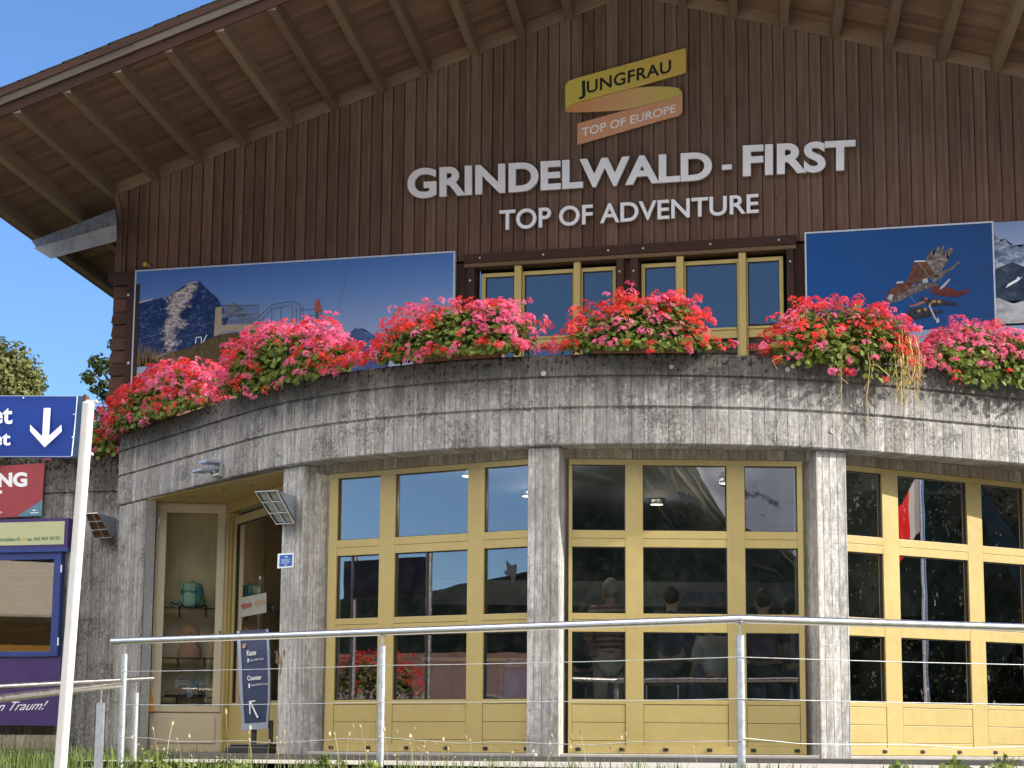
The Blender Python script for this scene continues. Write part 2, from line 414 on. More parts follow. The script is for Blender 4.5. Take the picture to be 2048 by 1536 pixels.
mg = NT('ground_soil'); _p = mg.geo(); _a = mg.noise(_p, 1.6, 6, .7); _b = mg.noise(_p, 22, 5, .7)
_gr = (mg.mix(mg.ramp(_b, [(.35, 0.0), (.65, 1.0)]), mg.ramp(_a, [(.3, (.035, .055, .015)), (.7, (.075, .10, .03))]), (.09, .075, .045))); _sp = mg.n('SeparateXYZ'); mg.l(_p, _sp.inputs[0])
_road = mg.math('LESS_THAN', mg.math('ADD', _sp.outputs[1], mg.math('MULTIPLY', mg.math('SUBTRACT', _a, .5), .8)), 11.6)  # pale road out of view, widened to bounce light up under the eaves
mg.base(mg.mix(_road, _gr, mg.ramp(_b, [(.3, (.36, .34, .31)), (.7, (.52, .49, .45))]))); mg.set(Roughness=.95); mg.bump(_b, .8, .03)
g = MB()
radii = [0.0, 2, 4, 6, 8, 9, 10, 11, 12, 13, 13.5, 14, 14.5, 15, 15.5, 16, 16.5, 17, 18, 19, 20, 22, 24, 27, 31, 36, 45, 60, 90, 140, 220, 330, 420]
NA = 180
def gp(i, k):
    a = 2*PI*k/NA; r = radii[i]; x, y = r*math.cos(a), r*math.sin(a)
    far = max(0, min(1, (r-60)/80))
    return Vector((x, y, (ground_z(x, y)-.03)*(1-far) - 1.7*far))
for i in range(len(radii)-1):
    for k in range(NA):
        k2 = (k+1) % NA
        if i == 0: g.face([gp(0, 0), gp(1, k), gp(1, k2)])
        else: g.face([gp(i, k), gp(i+1, k), gp(i+1, k2), gp(i, k2)])
tag(g.build('ground', mg.m, smooth=True), kind='structure')

mp = NT('pavement'); _p = mp.geo(); _b = mp.noise(_p, 90, 4, .7); _a = mp.noise(_p, 2.4, 5, .6)
mp.base(mp.ramp(mp.math('ADD', mp.math('MULTIPLY', _a, .5), mp.math('MULTIPLY', _b, .5)), [(.3, (.28, .265, .24)), (.7, (.48, .46, .42))])); mp.set(Roughness=.9); mp.bump(_b, .5, .006)
pv = MB()
xs = [-9.2 + .5*k for k in range(32)]
def pav_edge(x):
    return (RB.y + (RA.y-RB.y)/(RA.x-RB.x)*(x-RB.x) if x < RB.x else RB.y + (RC.y-RB.y)/(RC.x-RB.x)*(x-RB.x)) + .05
for a, b in zip(xs, xs[1:]):
    ya, yb = pav_edge(a), pav_edge(b)
    for q in range(12):
        def P(x, y0, t): y = y0 + (25.0-y0)*t; return Vector((x, y, -.128 + .0045*(y-y0)))
        pv.face([P(a, ya, q/12), P(b, yb, q/12), P(b, yb, (q+1)/12), P(a, ya, (q+1)/12)])
tag(pv.build('pavement', mp.m), kind='structure')

# ---- mountains all round, low towards the sun and in front, high behind the photographer (the glass mirrors them)
mm = NT('mountain'); _p = mm.geo(); sz = mm.n('SeparateXYZ'); mm.l(_p, sz.inputs[0])
_a = mm.noise(_p, .012, 8, .68); _b = mm.noise(_p, .05, 6, .7)
_for = mm.ramp(_b, [(.35, (.006, .010, .010)), (.6, (.013, .020, .015)), (.75, (.030, .038, .024))])
_rock = mm.ramp(_b, [(.40, (.025, .030, .020)), (.52, (.085, .088, .062)), (.64, (.32, .31, .27))])
_h = mm.math('ADD', mm.math('DIVIDE', sz.outputs[2], 600.0), mm.math('MULTIPLY', mm.math('SUBTRACT', _a, .5), .22))
_c = mm.mix(mm.ramp(_h, [(.14, 0.0), (.22, 1.0)]), _for, _rock)
_c = mm.mix(mm.ramp(mm.math('ADD', _h, mm.math('MULTIPLY', _b, .5)), [(1.02, 0.0), (1.10, 1.0)]), _c, (.78, .82, .88))
mm.base(_c); mm.set(Roughness=.95); mm.b.inputs['Specular IOR Level'].default_value = 0.0
mo = MB(); NM = 240; RR = [400, 480, 600, 760, 950, 1150, 1400, 1700, 2100]
def elev(az):          # crest elevation in degrees by azimuth (degrees, 0 = +X, counter-clockwise)
    pts = [(-180, 6), (-160, 5), (-146, 4.0), (-135, 5.0), (-124, 8), (-112, 10.5), (-100, 11.5), (-88, 12.5), (-75, 12), (-69, 12), (-66, 6.5), (-62, 4), (-48, 5), (-34, 9), (-20, 11), (0, 12), (25, 12), (60, 5), (90, 4), (120, 4), (150, 5), (180, 6)]
    for (a, e), (b, h) in zip(pts, pts[1:]):
        if a <= az <= b: t = (az-a)/(b-a); t = t*t*(3-2*t); return e + (h-e)*t
    return 5
def mp3(i, k):
    az = -180 + 360*(k % NM)/NM; r = RR[i]; f = (i/5) if i <= 5 else 1 - (i-5)*.12
    n1 = mnoise.fractal(Vector((math.cos(rad(az))*5, math.sin(rad(az))*5, r/300)), .9, 2.1, 5)
    z = math.tan(rad(elev(az)))*1150*(f**1.15) + n1*26*(f+.1) - 3*(1-f)
    return Vector((r*math.cos(rad(az)), r*math.sin(rad(az)), z if i else -6))
for i in range(len(RR)-1):
    for k in range(NM): mo.face([mp3(i, k), mp3(i+1, k), mp3(i+1, k+1), mp3(i, k+1)])
tag(mo.build('mountains', mm.m, smooth=True), kind='structure')
ms_ = NT('snow_mountain'); _p = ms_.geo(); _a = ms_.noise(ms_.scale(_p, 1, 1, .5), .028, 10, .74); _z = ms_.n('SeparateXYZ'); ms_.l(_p, _z.inputs[0])
ms_.base(ms_.ramp(ms_.math('ADD', _a, ms_.math('DIVIDE', _z.outputs[2], 1900.0)), [(.46, (.05, .055, .05)), (.52, (.20, .20, .21)), (.56, (.88, .90, .92))])); ms_.set(Roughness=.9)
mo = MB(); R2 = [1500, 1700, 1900, 2150, 2400]
def sp3(i, k):
    az = -76 + 40*k/60; e = 15*math.sin(PI*k/60)**.5*(1+.25*mnoise.noise(Vector((k*.13, 2, 0)))); f = i/3 if i < 4 else .7
    r = R2[i]; n1 = mnoise.fractal(Vector((math.cos(rad(az))*6, math.sin(rad(az))*6, r/160)), .8, 2.1, 6)
    return Vector((r*math.cos(rad(az)), r*math.sin(rad(az)), -8 if i == 0 else math.tan(rad(e))*2150*f**1.2 + n1*60))
for i in range(4):
    for k in range(60): mo.face([sp3(i, k), sp3(i+1, k), sp3(i+1, k+1), sp3(i, k+1)])
tag(mo.build('snow_mountains', ms_.m, smooth=True), kind='structure')

# ================================================================ THE STATION
ST = thing('station_building', 'cable car station with dark timber gable over a round concrete front and yellow glazed doors', 'building', (C0.x, 24, FZ))
ST.location = (0, 0, 0)

# ---- gable wall of vertical boards and battens
SL, SR = .3026, -.3094
APX, APZ = -5.9394*K, 9.9016*K
def rake(x): return APZ + (SL if x < APX else SR)*(x-APX)
WX0, WX1 = -13.32*K, 1.55*K
w = MB()
def board(x0, x1, y0, y1, z0, tone):
    z0a, z1a = rake(x0)+.05, rake(x1)+.05
    fr = [Vector((x0, y0, z0)), Vector((x1, y0, z0)), Vector((x1, y0, z1a)), Vector((x0, y0, z0a))]
    w.prism(fr, (0, y1-y0, 0), tone)
def open_z(xa, xb):
    """boards stop above the window band"""
    return 6.40*K if (xb > -8.36*K and xa < -3.62*K) else 4.3
x = WX0; r1 = random.Random(3); gap0 = 0
while x < WX1:
    wd = r1.uniform(.148, .166)*K; t = r1.random()
    bw = r1.uniform(.042, .060)
    y_off = r1.uniform(-.003, .003)
    board(x+gap0, x+wd, YW+y_off, YW+.03, open_z(x, x+wd), t)
    bx = x+wd-bw*.5; gap0 = bw*.5+r1.uniform(.005, .010)
    board(bx, bx+bw, YW-.030+r1.uniform(-.003, .003), YW+y_off-.0005, open_z(bx, bx+bw), min(1, max(0, t+r1.uniform(-.3, .45))))
    x += wd
w.build('gable_wall', M['wall_wood'], ST, grain=(0, 0, 1))
b = MB(); XA, XB = -8.36*K, -3.62*K
b.box(WX0+.02, XA, YW+.03, YW+.3, 3.0, 7.6*K); b.box(XB, WX1-.02, YW+.03, YW+.3, 3.0, 7.4*K); b.box(XA, XB, YW+.03, YW+.3, 6.42*K, 9.0*K)
b.box(XA, XB, YW+.1, YW+.3, 3.0, 3.9)
b.box(WX0+.02, WX0+.3, YW+.31, 36, 3.0, 7.5*K); b.box(WX1-.3, WX1-.02, YW+.31, 36, 3.0, 7.3*K); b.box(WX0+.3, WX1-.3, 35.7, 36, 3, 8)
b.build('wall_core', M['dark_wood'], ST)
# corner: flared board at the top, stacked log ends below a cap beam
b = MB()
P0 = on_y(234, 388, YW-.03); P1 = on_y(243, 436, YW-.03); P2 = on_y(240, 545, YW-.03)
wd = Vector((-.055, 0, 0))
b.prism([P0+wd, P0+Vector((.02, 0, 0)), P1+Vector((.02, 0, 0)), P1+wd], (0, .06, 0), .6)
b.prism([P1+wd, P1+Vector((.02, 0, 0)), P2+Vector((.02, 0, 0)), P2+wd], (0, .06, 0), .45)
b.build('corner_board', M['wall_wood'], ST, grain=(0, 0, 1))
b = MB(); q0 = on_y(217, 546, YW-.16); q1 = on_y(268, 566, YW-.16)
b.prism([Vector((q0.x, YW-.16, q0.z)), Vector((q0.x, YW-.16, q1.z+.05)), Vector((q0.x+.08, YW-.16, q1.z-.02)), Vector((q1.x, YW-.16, q1.z-.02)), Vector((q1.x, YW-.16, q0.z))], (0, .6, 0), .5)
b.build('corner_beam', M['dark_wood'], ST, grain=(1, 0, 0))
zt = q1.z-.025; k = 0
while zt > 4.0:
    h = .2+r1.uniform(-.012, .012); xl = WX0+.05+r1.uniform(-.02, .02) - k*.006
    b = MB(); xe = xl+.27
    b.prism([Vector((xl+.035, 0, zt)), Vector((xl, 0, zt-h*.25)), Vector((xl-.02, 0, zt-h*.8)), Vector((xl+.03, 0, zt-h+.008)), Vector((xe, 0, zt-h+.008)), Vector((xe, 0, zt))], (0, .5, 0), r1.random())
    for i, v in enumerate(b.v): b.v[i] = (v[0], v[1]+YW-.09+(.015 if k % 2 else 0), v[2])
    b.build('log_end', M['log_wood'], ST, grain=(1, 0, 0), bevel=.012); zt -= h; k += 1
b = MB(); pa = on_y(232, 575, YW-.14); b.box(pa.x+.19, pa.x+.40, YW-.15, YW-.03, 4.0, q1.z-.02, .3); b.build('corner_post', M['dark_wood'], ST, grain=(0, 0, 1))
b = MB()
for py in (590, 726): c = on_y(257, py, YW-.155); b.lathe([(0, -.012), (.02, -.010), (.024, 0)], c, (0, 1, 0), 10)
b.build('bolt', M['galv'], ST)

# ---- roof: boarded soffit, purlins, verge boards, tiles
G = Vector((-.17046, .98536, 0)); PH, PW = .165*K, .115*K
RF = MB()
def roofp(s, t, up=0.0):
    """s: x where the purlin line meets the gable plane, t: metres out from the gable along the ridge direction"""
    z = rake(s) if APX-6 < s else rake(s)
    return Vector((s, YW, z+up)) - G*t
def verge_t(s):
    q = s/K
    if s <= APX: return K*(4.0 - .05*max(0, (q+9)/3))
    return K*max(2.72, 3.95 - (q+5.94)*.27)  # unseen right verge cut back so the sun reaches the left flowers
SE, SRT = -14.80*K, 4.2*K
BACK = -7.5
nb = 26
def soffit(s0, s1, ns):
    for i in range(ns):
        a = s0+(s1-s0)*i/ns; c = s0+(s1-s0)*(i+1)/ns
        for k in range(nb):
            pass
soff = MB(); r2 = random.Random(11)
def strip(sa, sb):
    """boards run up the slope, parallel to the gable; one strip of boards between two purlins"""
    t = -.3 if sb > WX0+.1 else -6.0
    tm = max(verge_t(sa), verge_t(sb))
    while t < tm:
        t2 = t + r2.uniform(.135, .15)
        fa = lambda s, tt: min(tt, verge_t(s))
        z0 = PH + r2.uniform(-.003, .003)
        if min(t2, verge_t(sa)) > t+.01 or min(t2, verge_t(sb)) > t+.01:
            p = [roofp(sa, min(t+.003, verge_t(sa)), z0), roofp(sb, min(t+.003, verge_t(sb)), z0), roofp(sb, min(t2-.003, verge_t(sb)), z0), roofp(sa, min(t2-.003, verge_t(sa)), z0)]
            soff.prism(p, (0, 0, .022), r2.random())
        t = t2
PURL = [K*(-13.344+.6653*k) for k in range(-2, 11)]
PURR = [K*(-4.491+.6653*k) for k in range(-2, 13)]
ss = [SE]+[p-.05 for p in PURL]+[APX]
soff_sets = []
for a, c in zip(ss, ss[1:]):
    strip(a, c)
rs = [APX]+[p-.05 for p in PURR]+[SRT]
for a, c in zip(rs, rs[1:]): strip(a, c)
grain_s = Vector((1, 0, SL))
roof = soff.build('roof', M['soffit_wood'], ST, grain=(1, 0, 0))
# roof deck above the boards (tiles)
tl = MB()
def deck(s0, s1):
    for up0, up1, ext in ((.215, .375, .02),):
        a, c = roofp(s0, verge_t(s0)+ext, up0), roofp(s1, verge_t(s1)+ext, up0)
        d, e = roofp(s1, BACK, up0), roofp(s0, BACK, up0)
        tl.prism([a, c, d, e], (0, 0, up1-up0))
deck(SE-.1, APX); deck(APX, -1.2*K); deck(-1.2*K, SRT+.1)
tl.build('roof_deck', M['tiles'], roof)
tl = MB(); s = SE-.1
while s < APX:                                            # tile edge along the verge, course by course
    s2 = min(s+.33, APX); u = .376
    a0, a1 = roofp(s, verge_t(s)+.06, u), roofp(s2+.04, verge_t(s2)+.06, u)
    b0, b1 = roofp(s, verge_t(s)-.3, u), roofp(s2+.04, verge_t(s2)-.3, u)
    j = r2.uniform(-.012, .012)
    tl.prism([a0+Vector((0, 0, .004)), a1+Vector((0, 0, -.004)), b1+Vector((0, 0, -.004)), b0+Vector((0, 0, .004))], (0, 0, .022+j*.5)); s = s2
tl.build('verge_tiles', M['tiles'], roof)
def verge_board(name, mat, s0, s1, lo, hi, out, thick, tone, nseg=1):
    b = MB()
    cuts = [s0+(s1-s0)*i/nseg for i in range(nseg+1)]
    for i, (a, c) in enumerate(zip(cuts, cuts[1:])):
        o = out + (i % 2)*.004
        p = [roofp(a, verge_t(a)+o, lo), roofp(c-.004, verge_t(c)+o, lo), roofp(c-.004, verge_t(c)+o, hi), roofp(a, verge_t(a)+o, hi)]
        b.prism(p, tuple(G*thick), tone+.2*(i % 3))
    return b.build(name, mat, roof, grain=(1, 0, SL if s0 < APX else SR))
verge_board('fascia_board', M['red_wood'], SE, APX, .01, .175, .0, .03, .4, 3)
verge_board('fascia_board', M['fascia_wood'], SE, APX, .165, .285, .035, .033, .5, 3)
verge_board('fascia_board', M['dark_wood'], SE, APX, .275, .372, .06, .037, .3, 2)
verge_board('fascia_board', M['red_wood'], APX, -1.2*K, .0, .15, .0, .03, .4, 2)
verge_board('fascia_board', M['fascia_wood'], APX, -1.2*K, .15, .30, .04, .035, .5, 2)
for p in PURL[:]+PURR:
    if p > APX-.3 and p < APX+.9 and p not in PURL: pass
    b = MB(); s0, s1 = (p-PW, p) if p < APX else (p-PW, p)
    tmax = (verge_t(p)-.02)
    a0, a1 = roofp(s0, -.1), roofp(s1, -.1)
    zb = rake(s1) if p < APX else rake(s1)
    q = [Vector((s0, YW, min(rake(s0), rake(s1)))), Vector((s1, YW, min(rake(s0), rake(s1)))), Vector((s1, YW, rake(s1)+PH)), Vector((s0, YW, rake(s0)+PH))]
    bk = .15 if p > WX0+.2 else 6.0
    q = [v + G*bk for v in q]
    if p <= APX-.1 or p >= APX+.15:
        b.prism(q, tuple(-G*(tmax+bk)), r2.random()); b.build('purlin', M['purlin_wood'], roof, grain=tuple(G), bevel=.006)
b = MB()
allp = sorted([p for p in PURL if p > WX0-.2 and p < APX-.1]+[p for p in PURR if p > APX+.15])
for a, c in zip(allp, allp[1:]):                          # closing boards between the purlins at the wall head
    a2, c2 = a, c-PW
    if c2 <= a2 or (a < APX < c): 
        if a < APX < c:
            b.prism([Vector((a, YW-.035, rake(a)-.01)), Vector((APX, YW-.035, APZ-.01)), Vector((APX, YW-.035, APZ+PH)), Vector((a, YW-.035, rake(a)+PH))], (0, .03, 0), .6)
            b.prism([Vector((APX, YW-.035, APZ-.01)), Vector((c, YW-.035, rake(c)-.01)), Vector((c, YW-.035, rake(c)+PH)), Vector((APX, YW-.035, APZ+PH))], (0, .03, 0), .6)
        continue
    b.prism([Vector((a2, YW-.035, rake(a2)-.012)), Vector((c2, YW-.035, rake(c2)-.012)), Vector((c2, YW-.035, rake(c2)+PH)), Vector((a2, YW-.035, rake(a2)+PH))], (0, .03, 0), r2.random()*.5+.3)
b.build('closing_board', M['purlin_wood'], roof, grain=(1, 0, SL))
b = MB()                                                  # eave board along the low edge
p = [roofp(SE-.03, verge_t(SE), .0), roofp(SE+.06, verge_t(SE), .03), roofp(SE+.06, verge_t(SE), .17), roofp(SE-.03, verge_t(SE), .17)]
b.prism(p, tuple(G*13), .4); b.build('eave_board', M['purlin_wood'], roof, grain=tuple(G))
# sheet-metal gutter strips running out under the eave from the corner
def px_on_y(l, y): return [on_y(a, c, y) for a, c in l]
b = MB(); b.prism(px_on_y([(63, 482), (231, 418), (233, 449), (72, 494)], YW-.42), (0, .02, 0)); b.build('gutter_back', paint('stained_sheet', (.17, .205, .27), .4, .45, 7, .1, .05, (.34, .33, .30)), ST)
b = MB(); b.prism(px_on_y([(67, 496), (233, 449), (233, 482), (101, 517)], YW-.55), (0, .012, 0)); b.build('gutter_front', M['sheet'], ST)

# ---- upper windows with their timber surround
def PX(px, py, y): v = on_y(px, py, y); return v.x, v.z
YF = YW+.02                                               # window frame plane
b = MB()
x0, z1 = PX(928, 512, YW-.12); x1, _ = PX(1591, 480, YW-.12)
zt0 = PX(1258, 489, YW-.12)[1]; zb0 = PX(1258, 507, YW-.12)[1]
b.box(x0, x1, YW-.12, YW-.002, zb0, zt0, .3)
LZ = zb0
b.build('lintel', M['dark_wood'], ST, grain=(1, 0, 0))
b = MB(); b.box(x0, x1, YW-.10, YW+.20, LZ-.06, LZ-.003, .6); b.build('lintel_lining', M['lintel_wood'], ST, grain=(1, 0, 0))
for pa, pb in ((934, 948), (1233, 1247), (1261, 1276), (1574, 1588)):
    b = MB(); xa, xb = PX(pa, 600, YW-.13)[0], PX(pb, 600, YW-.13)[0]; b.box(xa, xb, YW-.13, YW+.16, 3.9, LZ-.065, r1.random()); b.build('window_post', M['dark_wood'], ST, grain=(0, 0, 1))
for pa, pb in ((914, 932), (1247, 1261), (1588, 1612)):
    b = MB(); xa, xb = PX(pa, 600, YW)[0], PX(pb, 600, YW)[0]; b.box(xa-.02, xb+.02, YW-.02, YW+.1, 3.9, LZ+.02, r1.random()); b.build('window_pier', M['dark_wood'], ST, grain=(0, 0, 1))
b = MB()
for px, py in ((959.7, 515), (1086.4, 508.3), (1216.5, 500.1), (1286.5, 495.6), (1420.7, 487.4), (1557.6, 479), (940, 560), (1239, 542), (1267, 541), (1580.5, 522)):
    b.lathe([(0, -.016), (.012, -.014), (.019, -.006), (.021, 0)], on_y(px, py+1, YW-.131), (0, 1, 0), 12)
b.build('bolt', M['galv'], ST, smooth=True)
def upper_window(fl, g1, m1, g2, m2, g3, fr, ytop_l, ytop_r):
    f = MB(); X = lambda p, y=YF: PX(p, 600, y)[0]
    zt = PX((fl+fr)/2, (ytop_l+ytop_r)/2, YF)[1]
    zTr0, zTr1 = PX(1258, 686, YF)[1], PX(1258, 665, YF)[1]
    zg = zt-.058; zb = 3.7
    xl, xr = X(fl), X(fr)
    def bar(xa, xb, za, zb_, y0=YF, y1=YF+.07): f.box(xa, xb, y0, y1, za, zb_)
    bar(xl, xr, zg, zt); bar(xl, X(g1[0]), zb, zg-.001); bar(X(g3[1]), xr, zb, zg-.001)
    lights = [(X(g1[0]), X(g1[1])), (X(g2[0]), X(g2[1])), (X(g3[0]), X(g3[1]))]
    for a, c in ((lights[0][1], lights[1][0]), (lights[1][1], lights[2][0])): bar(a, c, zb, zg-.001)
    for m_ in (m1, m2): f.box(PX(m_[0], 600, YF-.09)[0], PX(m_[1], 600, YF-.09)[0], YF-.09, YF-.001, zb, LZ-.064)
    for a, c in lights:
        bar(a+.0005, c-.0005, zTr0, zTr1, YF-.012, YF+.06); bar(a+.001, c-.001, zTr1-.035, zTr1, YF-.03, YF-.0125)
    wd = f.build('window', M['yellow_window'], ST, bevel=.004)
    for a, c in lights:
        for z0, z1 in ((zTr1, zg), (zb, zTr0)):
            e = MB(); e.box(a+.002, c-.002, YF+.03, YF+.036, z0+.001, z1-.001); e.build('pane', M['glass_window'], wd)
            e = MB(); t = .012
            e.box(a, a+t, YF+.012, YF+.029, z0, z1); e.box(c-t, c, YF+.012, YF+.029, z0, z1); e.box(a+t, c-t, YF+.012, YF+.029, z1-t, z1); e.build('gasket', M['black'], wd)
upper_window(962, (970.8, 1027.5), (1028.4, 1042), (1049, 1145), (1147, 1160), (1165.5, 1225.3), 1231.6, 548, 532)
upper_window(1283, (1290, 1351), (1353, 1367), (1372, 1474), (1478, 1492), (1496, 1559), 1567, 529, 511)
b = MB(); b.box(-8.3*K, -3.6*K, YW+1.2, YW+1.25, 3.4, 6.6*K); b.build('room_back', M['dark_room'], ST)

# ---- round concrete front: parapet
Z0, ZA, ZB, ZT = 3.1075, 3.487, 3.814, 4.055
prof = [(-.32, Z0-.004, 0), (-.05, Z0-.004, 0), (-.012, Z0, 0), (.0, Z0+.012, 0), (.0, ZA-.017, 0), (-.006, ZA-.011, 0), (-.020, ZA-.010, 0), (-.020, ZA+.012, 0), (-.004, ZA+.015, 0), (.006, ZA+.022, 0), (.004, ZB-.016, 0), (-.004, ZB-.010, 0), (-.020, ZB-.009, 0), (-.020, ZB+.012, 0), (-.004, ZB+.015, 0), (.004, ZB+.022, 0), (.0, ZT-.02, 0), (-.018, ZT, 0), (-.20, ZT+.004, 0), (-.20, 3.30, 0)]
pb = MB()
vl = [0]
for (r0, z0, _), (r1_, z1, _) in zip(prof, prof[1:]): vl.append(vl[-1]+math.hypot(r1_-r0, z1-z0))
for (p, n, u), (p2, n2, u2) in zip(PATH, PATH[1:]):
    for i in range(len(prof)-1):
        (r0, z0, _), (r1_, z1, _) = prof[i], prof[i+1]
        a = [p+n*r0+Vector((0, 0, z0)), p2+n2*r0+Vector((0, 0, z0)), p2+n2*r1_+Vector((0, 0, z1)), p+n*r1_+Vector((0, 0, z1))]
        va, vb = (z0, z1) if 2 < i < 17 else ((z0 - abs(r0)*1.0, z1-abs(r1_)) if i <= 2 else (z0+.0, z0+.0-(abs(r1_-r0))))
        pb.face(a, [(u, va), (u2, va), (u2, vb), (u, vb)])
for (p, n, u), fl in ((PATH[0], False), (PATH[-1], True)):
    ring = [p+n*r+Vector((0, 0, z)) for r, z, _ in prof]
    if not fl: ring.reverse()
    pb.face(ring, [((r.x+r.y), r.z) for r in ring])
parapet = pb.build('parapet', M['fascia'], ST, merge=True)
parapet.data.polygons.foreach_set('use_smooth', [True]*len(parapet.data.polygons))
try: parapet.data.set_sharp_from_angle(angle=rad(25))
except Exception: pass
# formwork plugs
PL = {'light': ((1085, 853), (580, 897), (1343, 733.5)), 'ringed': ((1575, 739), (1664, 862), (1087, 747))}
def on_ring(px, py):
    d = ray(px, py); best = None
    a = d.x*d.x+d.y*d.y; bq = -2*(d.x*C0.x+d.y*C0.y); c = C0.x**2+C0.y**2-(RING+.004)**2
    t = (-bq - math.sqrt(max(0, bq*bq-4*a*c)))/(2*a); return d*t
mplug = plain('plug_mortar', (.46, .46, .45), .85, .12)
for k, l in PL.items():
    for px, py in l:
        c = on_ring(px, py); n = Vector((c.x-C0.x, c.y-C0.y, 0)).normalized(); b = MB()
        if k == 'light': b.lathe([(.0, .004), (.021, .004), (.023, 0)], c, n, 14)
        else: b.lathe([(.0, .002), (.012, .002), (.013, .007), (.024, .008), (.028, 0)], c, n, 14)
        b.build('formwork_plug', mplug, parapet)
# terrace slab over the hall and its soffit
b = MB()
inner = [p - n*.21 for p, n, u in PATH]
poly = [Vector((q.x, q.y, 3.13)) for q in inner] + [Vector((inner[-1].x, 31, 3.13)), Vector((inner[0].x, 31, 3.13))]
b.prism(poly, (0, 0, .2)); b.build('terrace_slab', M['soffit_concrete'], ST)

# ---- pillars
PIL = [-32.6, 2.3, 34.6]
for ph, hw in zip(PIL, (.20, .168, .176)):
    n, t = ringn(ph), ringt(ph); b = MB(); p0 = ringp(ph, 5.40); Mx = frame_matrix(p0, t, n)
    b.box(-hw, hw, -.55, 0, FZ-.07, 3.10, .5, Mx); b.build('pillar', M['pillar'], ST, bevel=.014)
# ---- glazed doors
ZR = dict(top=3.003, g1t=2.945, g1b=2.257, g2t=2.085, g2b=1.396, g3t=1.206, g3b=.516)
def glazed_door(phi, ap, u0, u1, panes, gl, birds=()):
    n, t = ringn(phi), ringt(phi); p0 = ringp(phi, ap); Mx = frame_matrix(p0, t, n)
    d = MB(); D = .07
    def bar(a, c, za, zb, y0=-D, y1=0.0, tone=None): d.box(a, c, y0, y1, za, zb, tone, Mx)
    zbot = FZ+.02
    us = [u0]+[v for p in panes for v in p]+[u1]
    stiles = [(us[0], us[1]), (us[2], us[3]), (us[4], us[5]), (us[6], us[7])]
    for a, c in stiles: bar(a, c, zbot+.08, ZR['top']-.058)
    bar(u0, u1, ZR['top']-.0575, ZR['top'], -D, .004)
    bar(u0, u1, zbot, zbot+.0795, -D, .006)
    for a, c in panes:
        a, c = a+.0005, c-.0005
        bar(a, c, ZR['g2t']+.09, ZR['g1b']); bar(a, c, ZR['g2t'], ZR['g2t']+.0865, -D, -.002)      # two rails with a joint between
        bar(a, c, ZR['g3t']+.0, ZR['g2b']-.07, -D, -.002); bar(a, c, ZR['g2b']-.066, ZR['g2b'])
        bar(a, c, .47, ZR['g3b'])
        for z0, z1 in ((.285, .4655), (.10, .2805), (zbot+.08, .0955)): bar(a+.004, c-.004, z0, z1, -D, -.004)
    door = d.build('glazed_door', M['yellow'], ST, bevel=.003)
    b = MB(); b.box(u0, u1, -D+.006, -.02, zbot, .47, None, Mx)
    for z in (ZR['g2t'], ZR['g3t']): b.box(u0+.05, u1-.05, -D+.006, -.02, z+.01, z+.16, None, Mx)
    b.build('joint_backing', M['dark_line'], door)
    for a, c in panes:
        for zt, zb in (('g1t', 'g1b'), ('g2t', 'g2b'), ('g3t', 'g3b')):
            z1, z0 = ZR[zt], ZR[zb]; e = MB(); e.box(a-.004, c+.004, -.046, -.040, z0-.004, z1+.004, None, Mx)
            e.build('pane', gl, door)
            e = MB(); q = .010
            e.box(a, a+q, -.0395, -.022, z0, z1, None, Mx); e.box(c-q, c, -.0395, -.022, z0, z1, None, Mx)
            e.box(a+q, c-q, -.0395, -.022, z1-q, z1, None, Mx); e.box(a+q, c-q, -.0395, -.022, z0, z0+q*.7, None, Mx)
            e.build('gasket', M['black'], door)
    L = u1-u0
    for k in range(6):
        uu = u0+.10+(L-.2)*k/5; e = MB(); e.box(uu-.025, uu+.025, .0065, .014, zbot+.025, zbot+.058, None, Mx); e.box(uu-.008, uu+.03, .014, .022, zbot+.03, zbot+.045, None, Mx); e.build('floor_bolt', M['black'], door)
    for poly in birds:
        e = MB(); e.prism([on_plane(px, py, p0-n*.038, n) for px, py in poly], tuple(n*.0015)); e.build('bird_sticker', M['black'], door)
    # beam over the door and sill below it
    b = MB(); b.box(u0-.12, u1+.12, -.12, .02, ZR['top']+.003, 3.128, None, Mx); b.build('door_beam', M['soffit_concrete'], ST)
    b = MB(); b.box(u0-.1, u1+.1, -.12, .16, FZ-.12, zbot-.004, None, Mx); b.build('sill', mp.m, ST, bevel=.01)
    return door, p0, n, t
bird2 = [(1354.5, 984), (1368, 983), (1375, 991), (1377, 986.5), (1380, 986.5), (1381, 992), (1388, 995), (1400, 1005), (1398.5, 1008.5), (1388, 1006), (1377, 1004), (1375, 1010), (1371, 1007), (1366, 1005), (1369.5, 1001), (1360, 994)]
bird1 = [(1012, 1119), (1017, 1126), (1024, 1131), (1031, 1128), (1033, 1133), (1032, 1141), (1031, 1155), (1027, 1168), (1023, 1163), (1021, 1152), (1012, 1150), (1007, 1144), (1014, 1140)]
glazed_door(17.0, 5.05, -1.101, 1.344, [(-1.065, -.51), (-.328, .549), (.736, 1.287)], M['glass_door'], (bird2,))
glazed_door(-15.7, 5.05, -1.15, 1.53, [(-1.034, -.462), (-.257, .682), (.888, 1.46)], M['glass_door'], (bird1,))
glazed_door(49.1, 5.05, -1.17, 1.73, [(-1.10, -.48), (-.25, .775), (1.004, 1.66)], M['glass_dirty'])

# ---- hall behind the glass
b = MB(); b.box(-12, 1.5, 19.9, 31, FZ-.10, FZ-.012); b.build('hall_floor', M['room_floor'], ST)
for i in (0,):
    pass
b = MB(); b.box(-9.2, 1.6, 30, 30.1, FZ, 3.12); b.box(-9.3, -9.2, 23.9, 30, FZ, 3.12); b.box(1.6, 1.7, 25, 30, FZ, 3.12); b.build('hall_wall', M['dark_room'], ST)

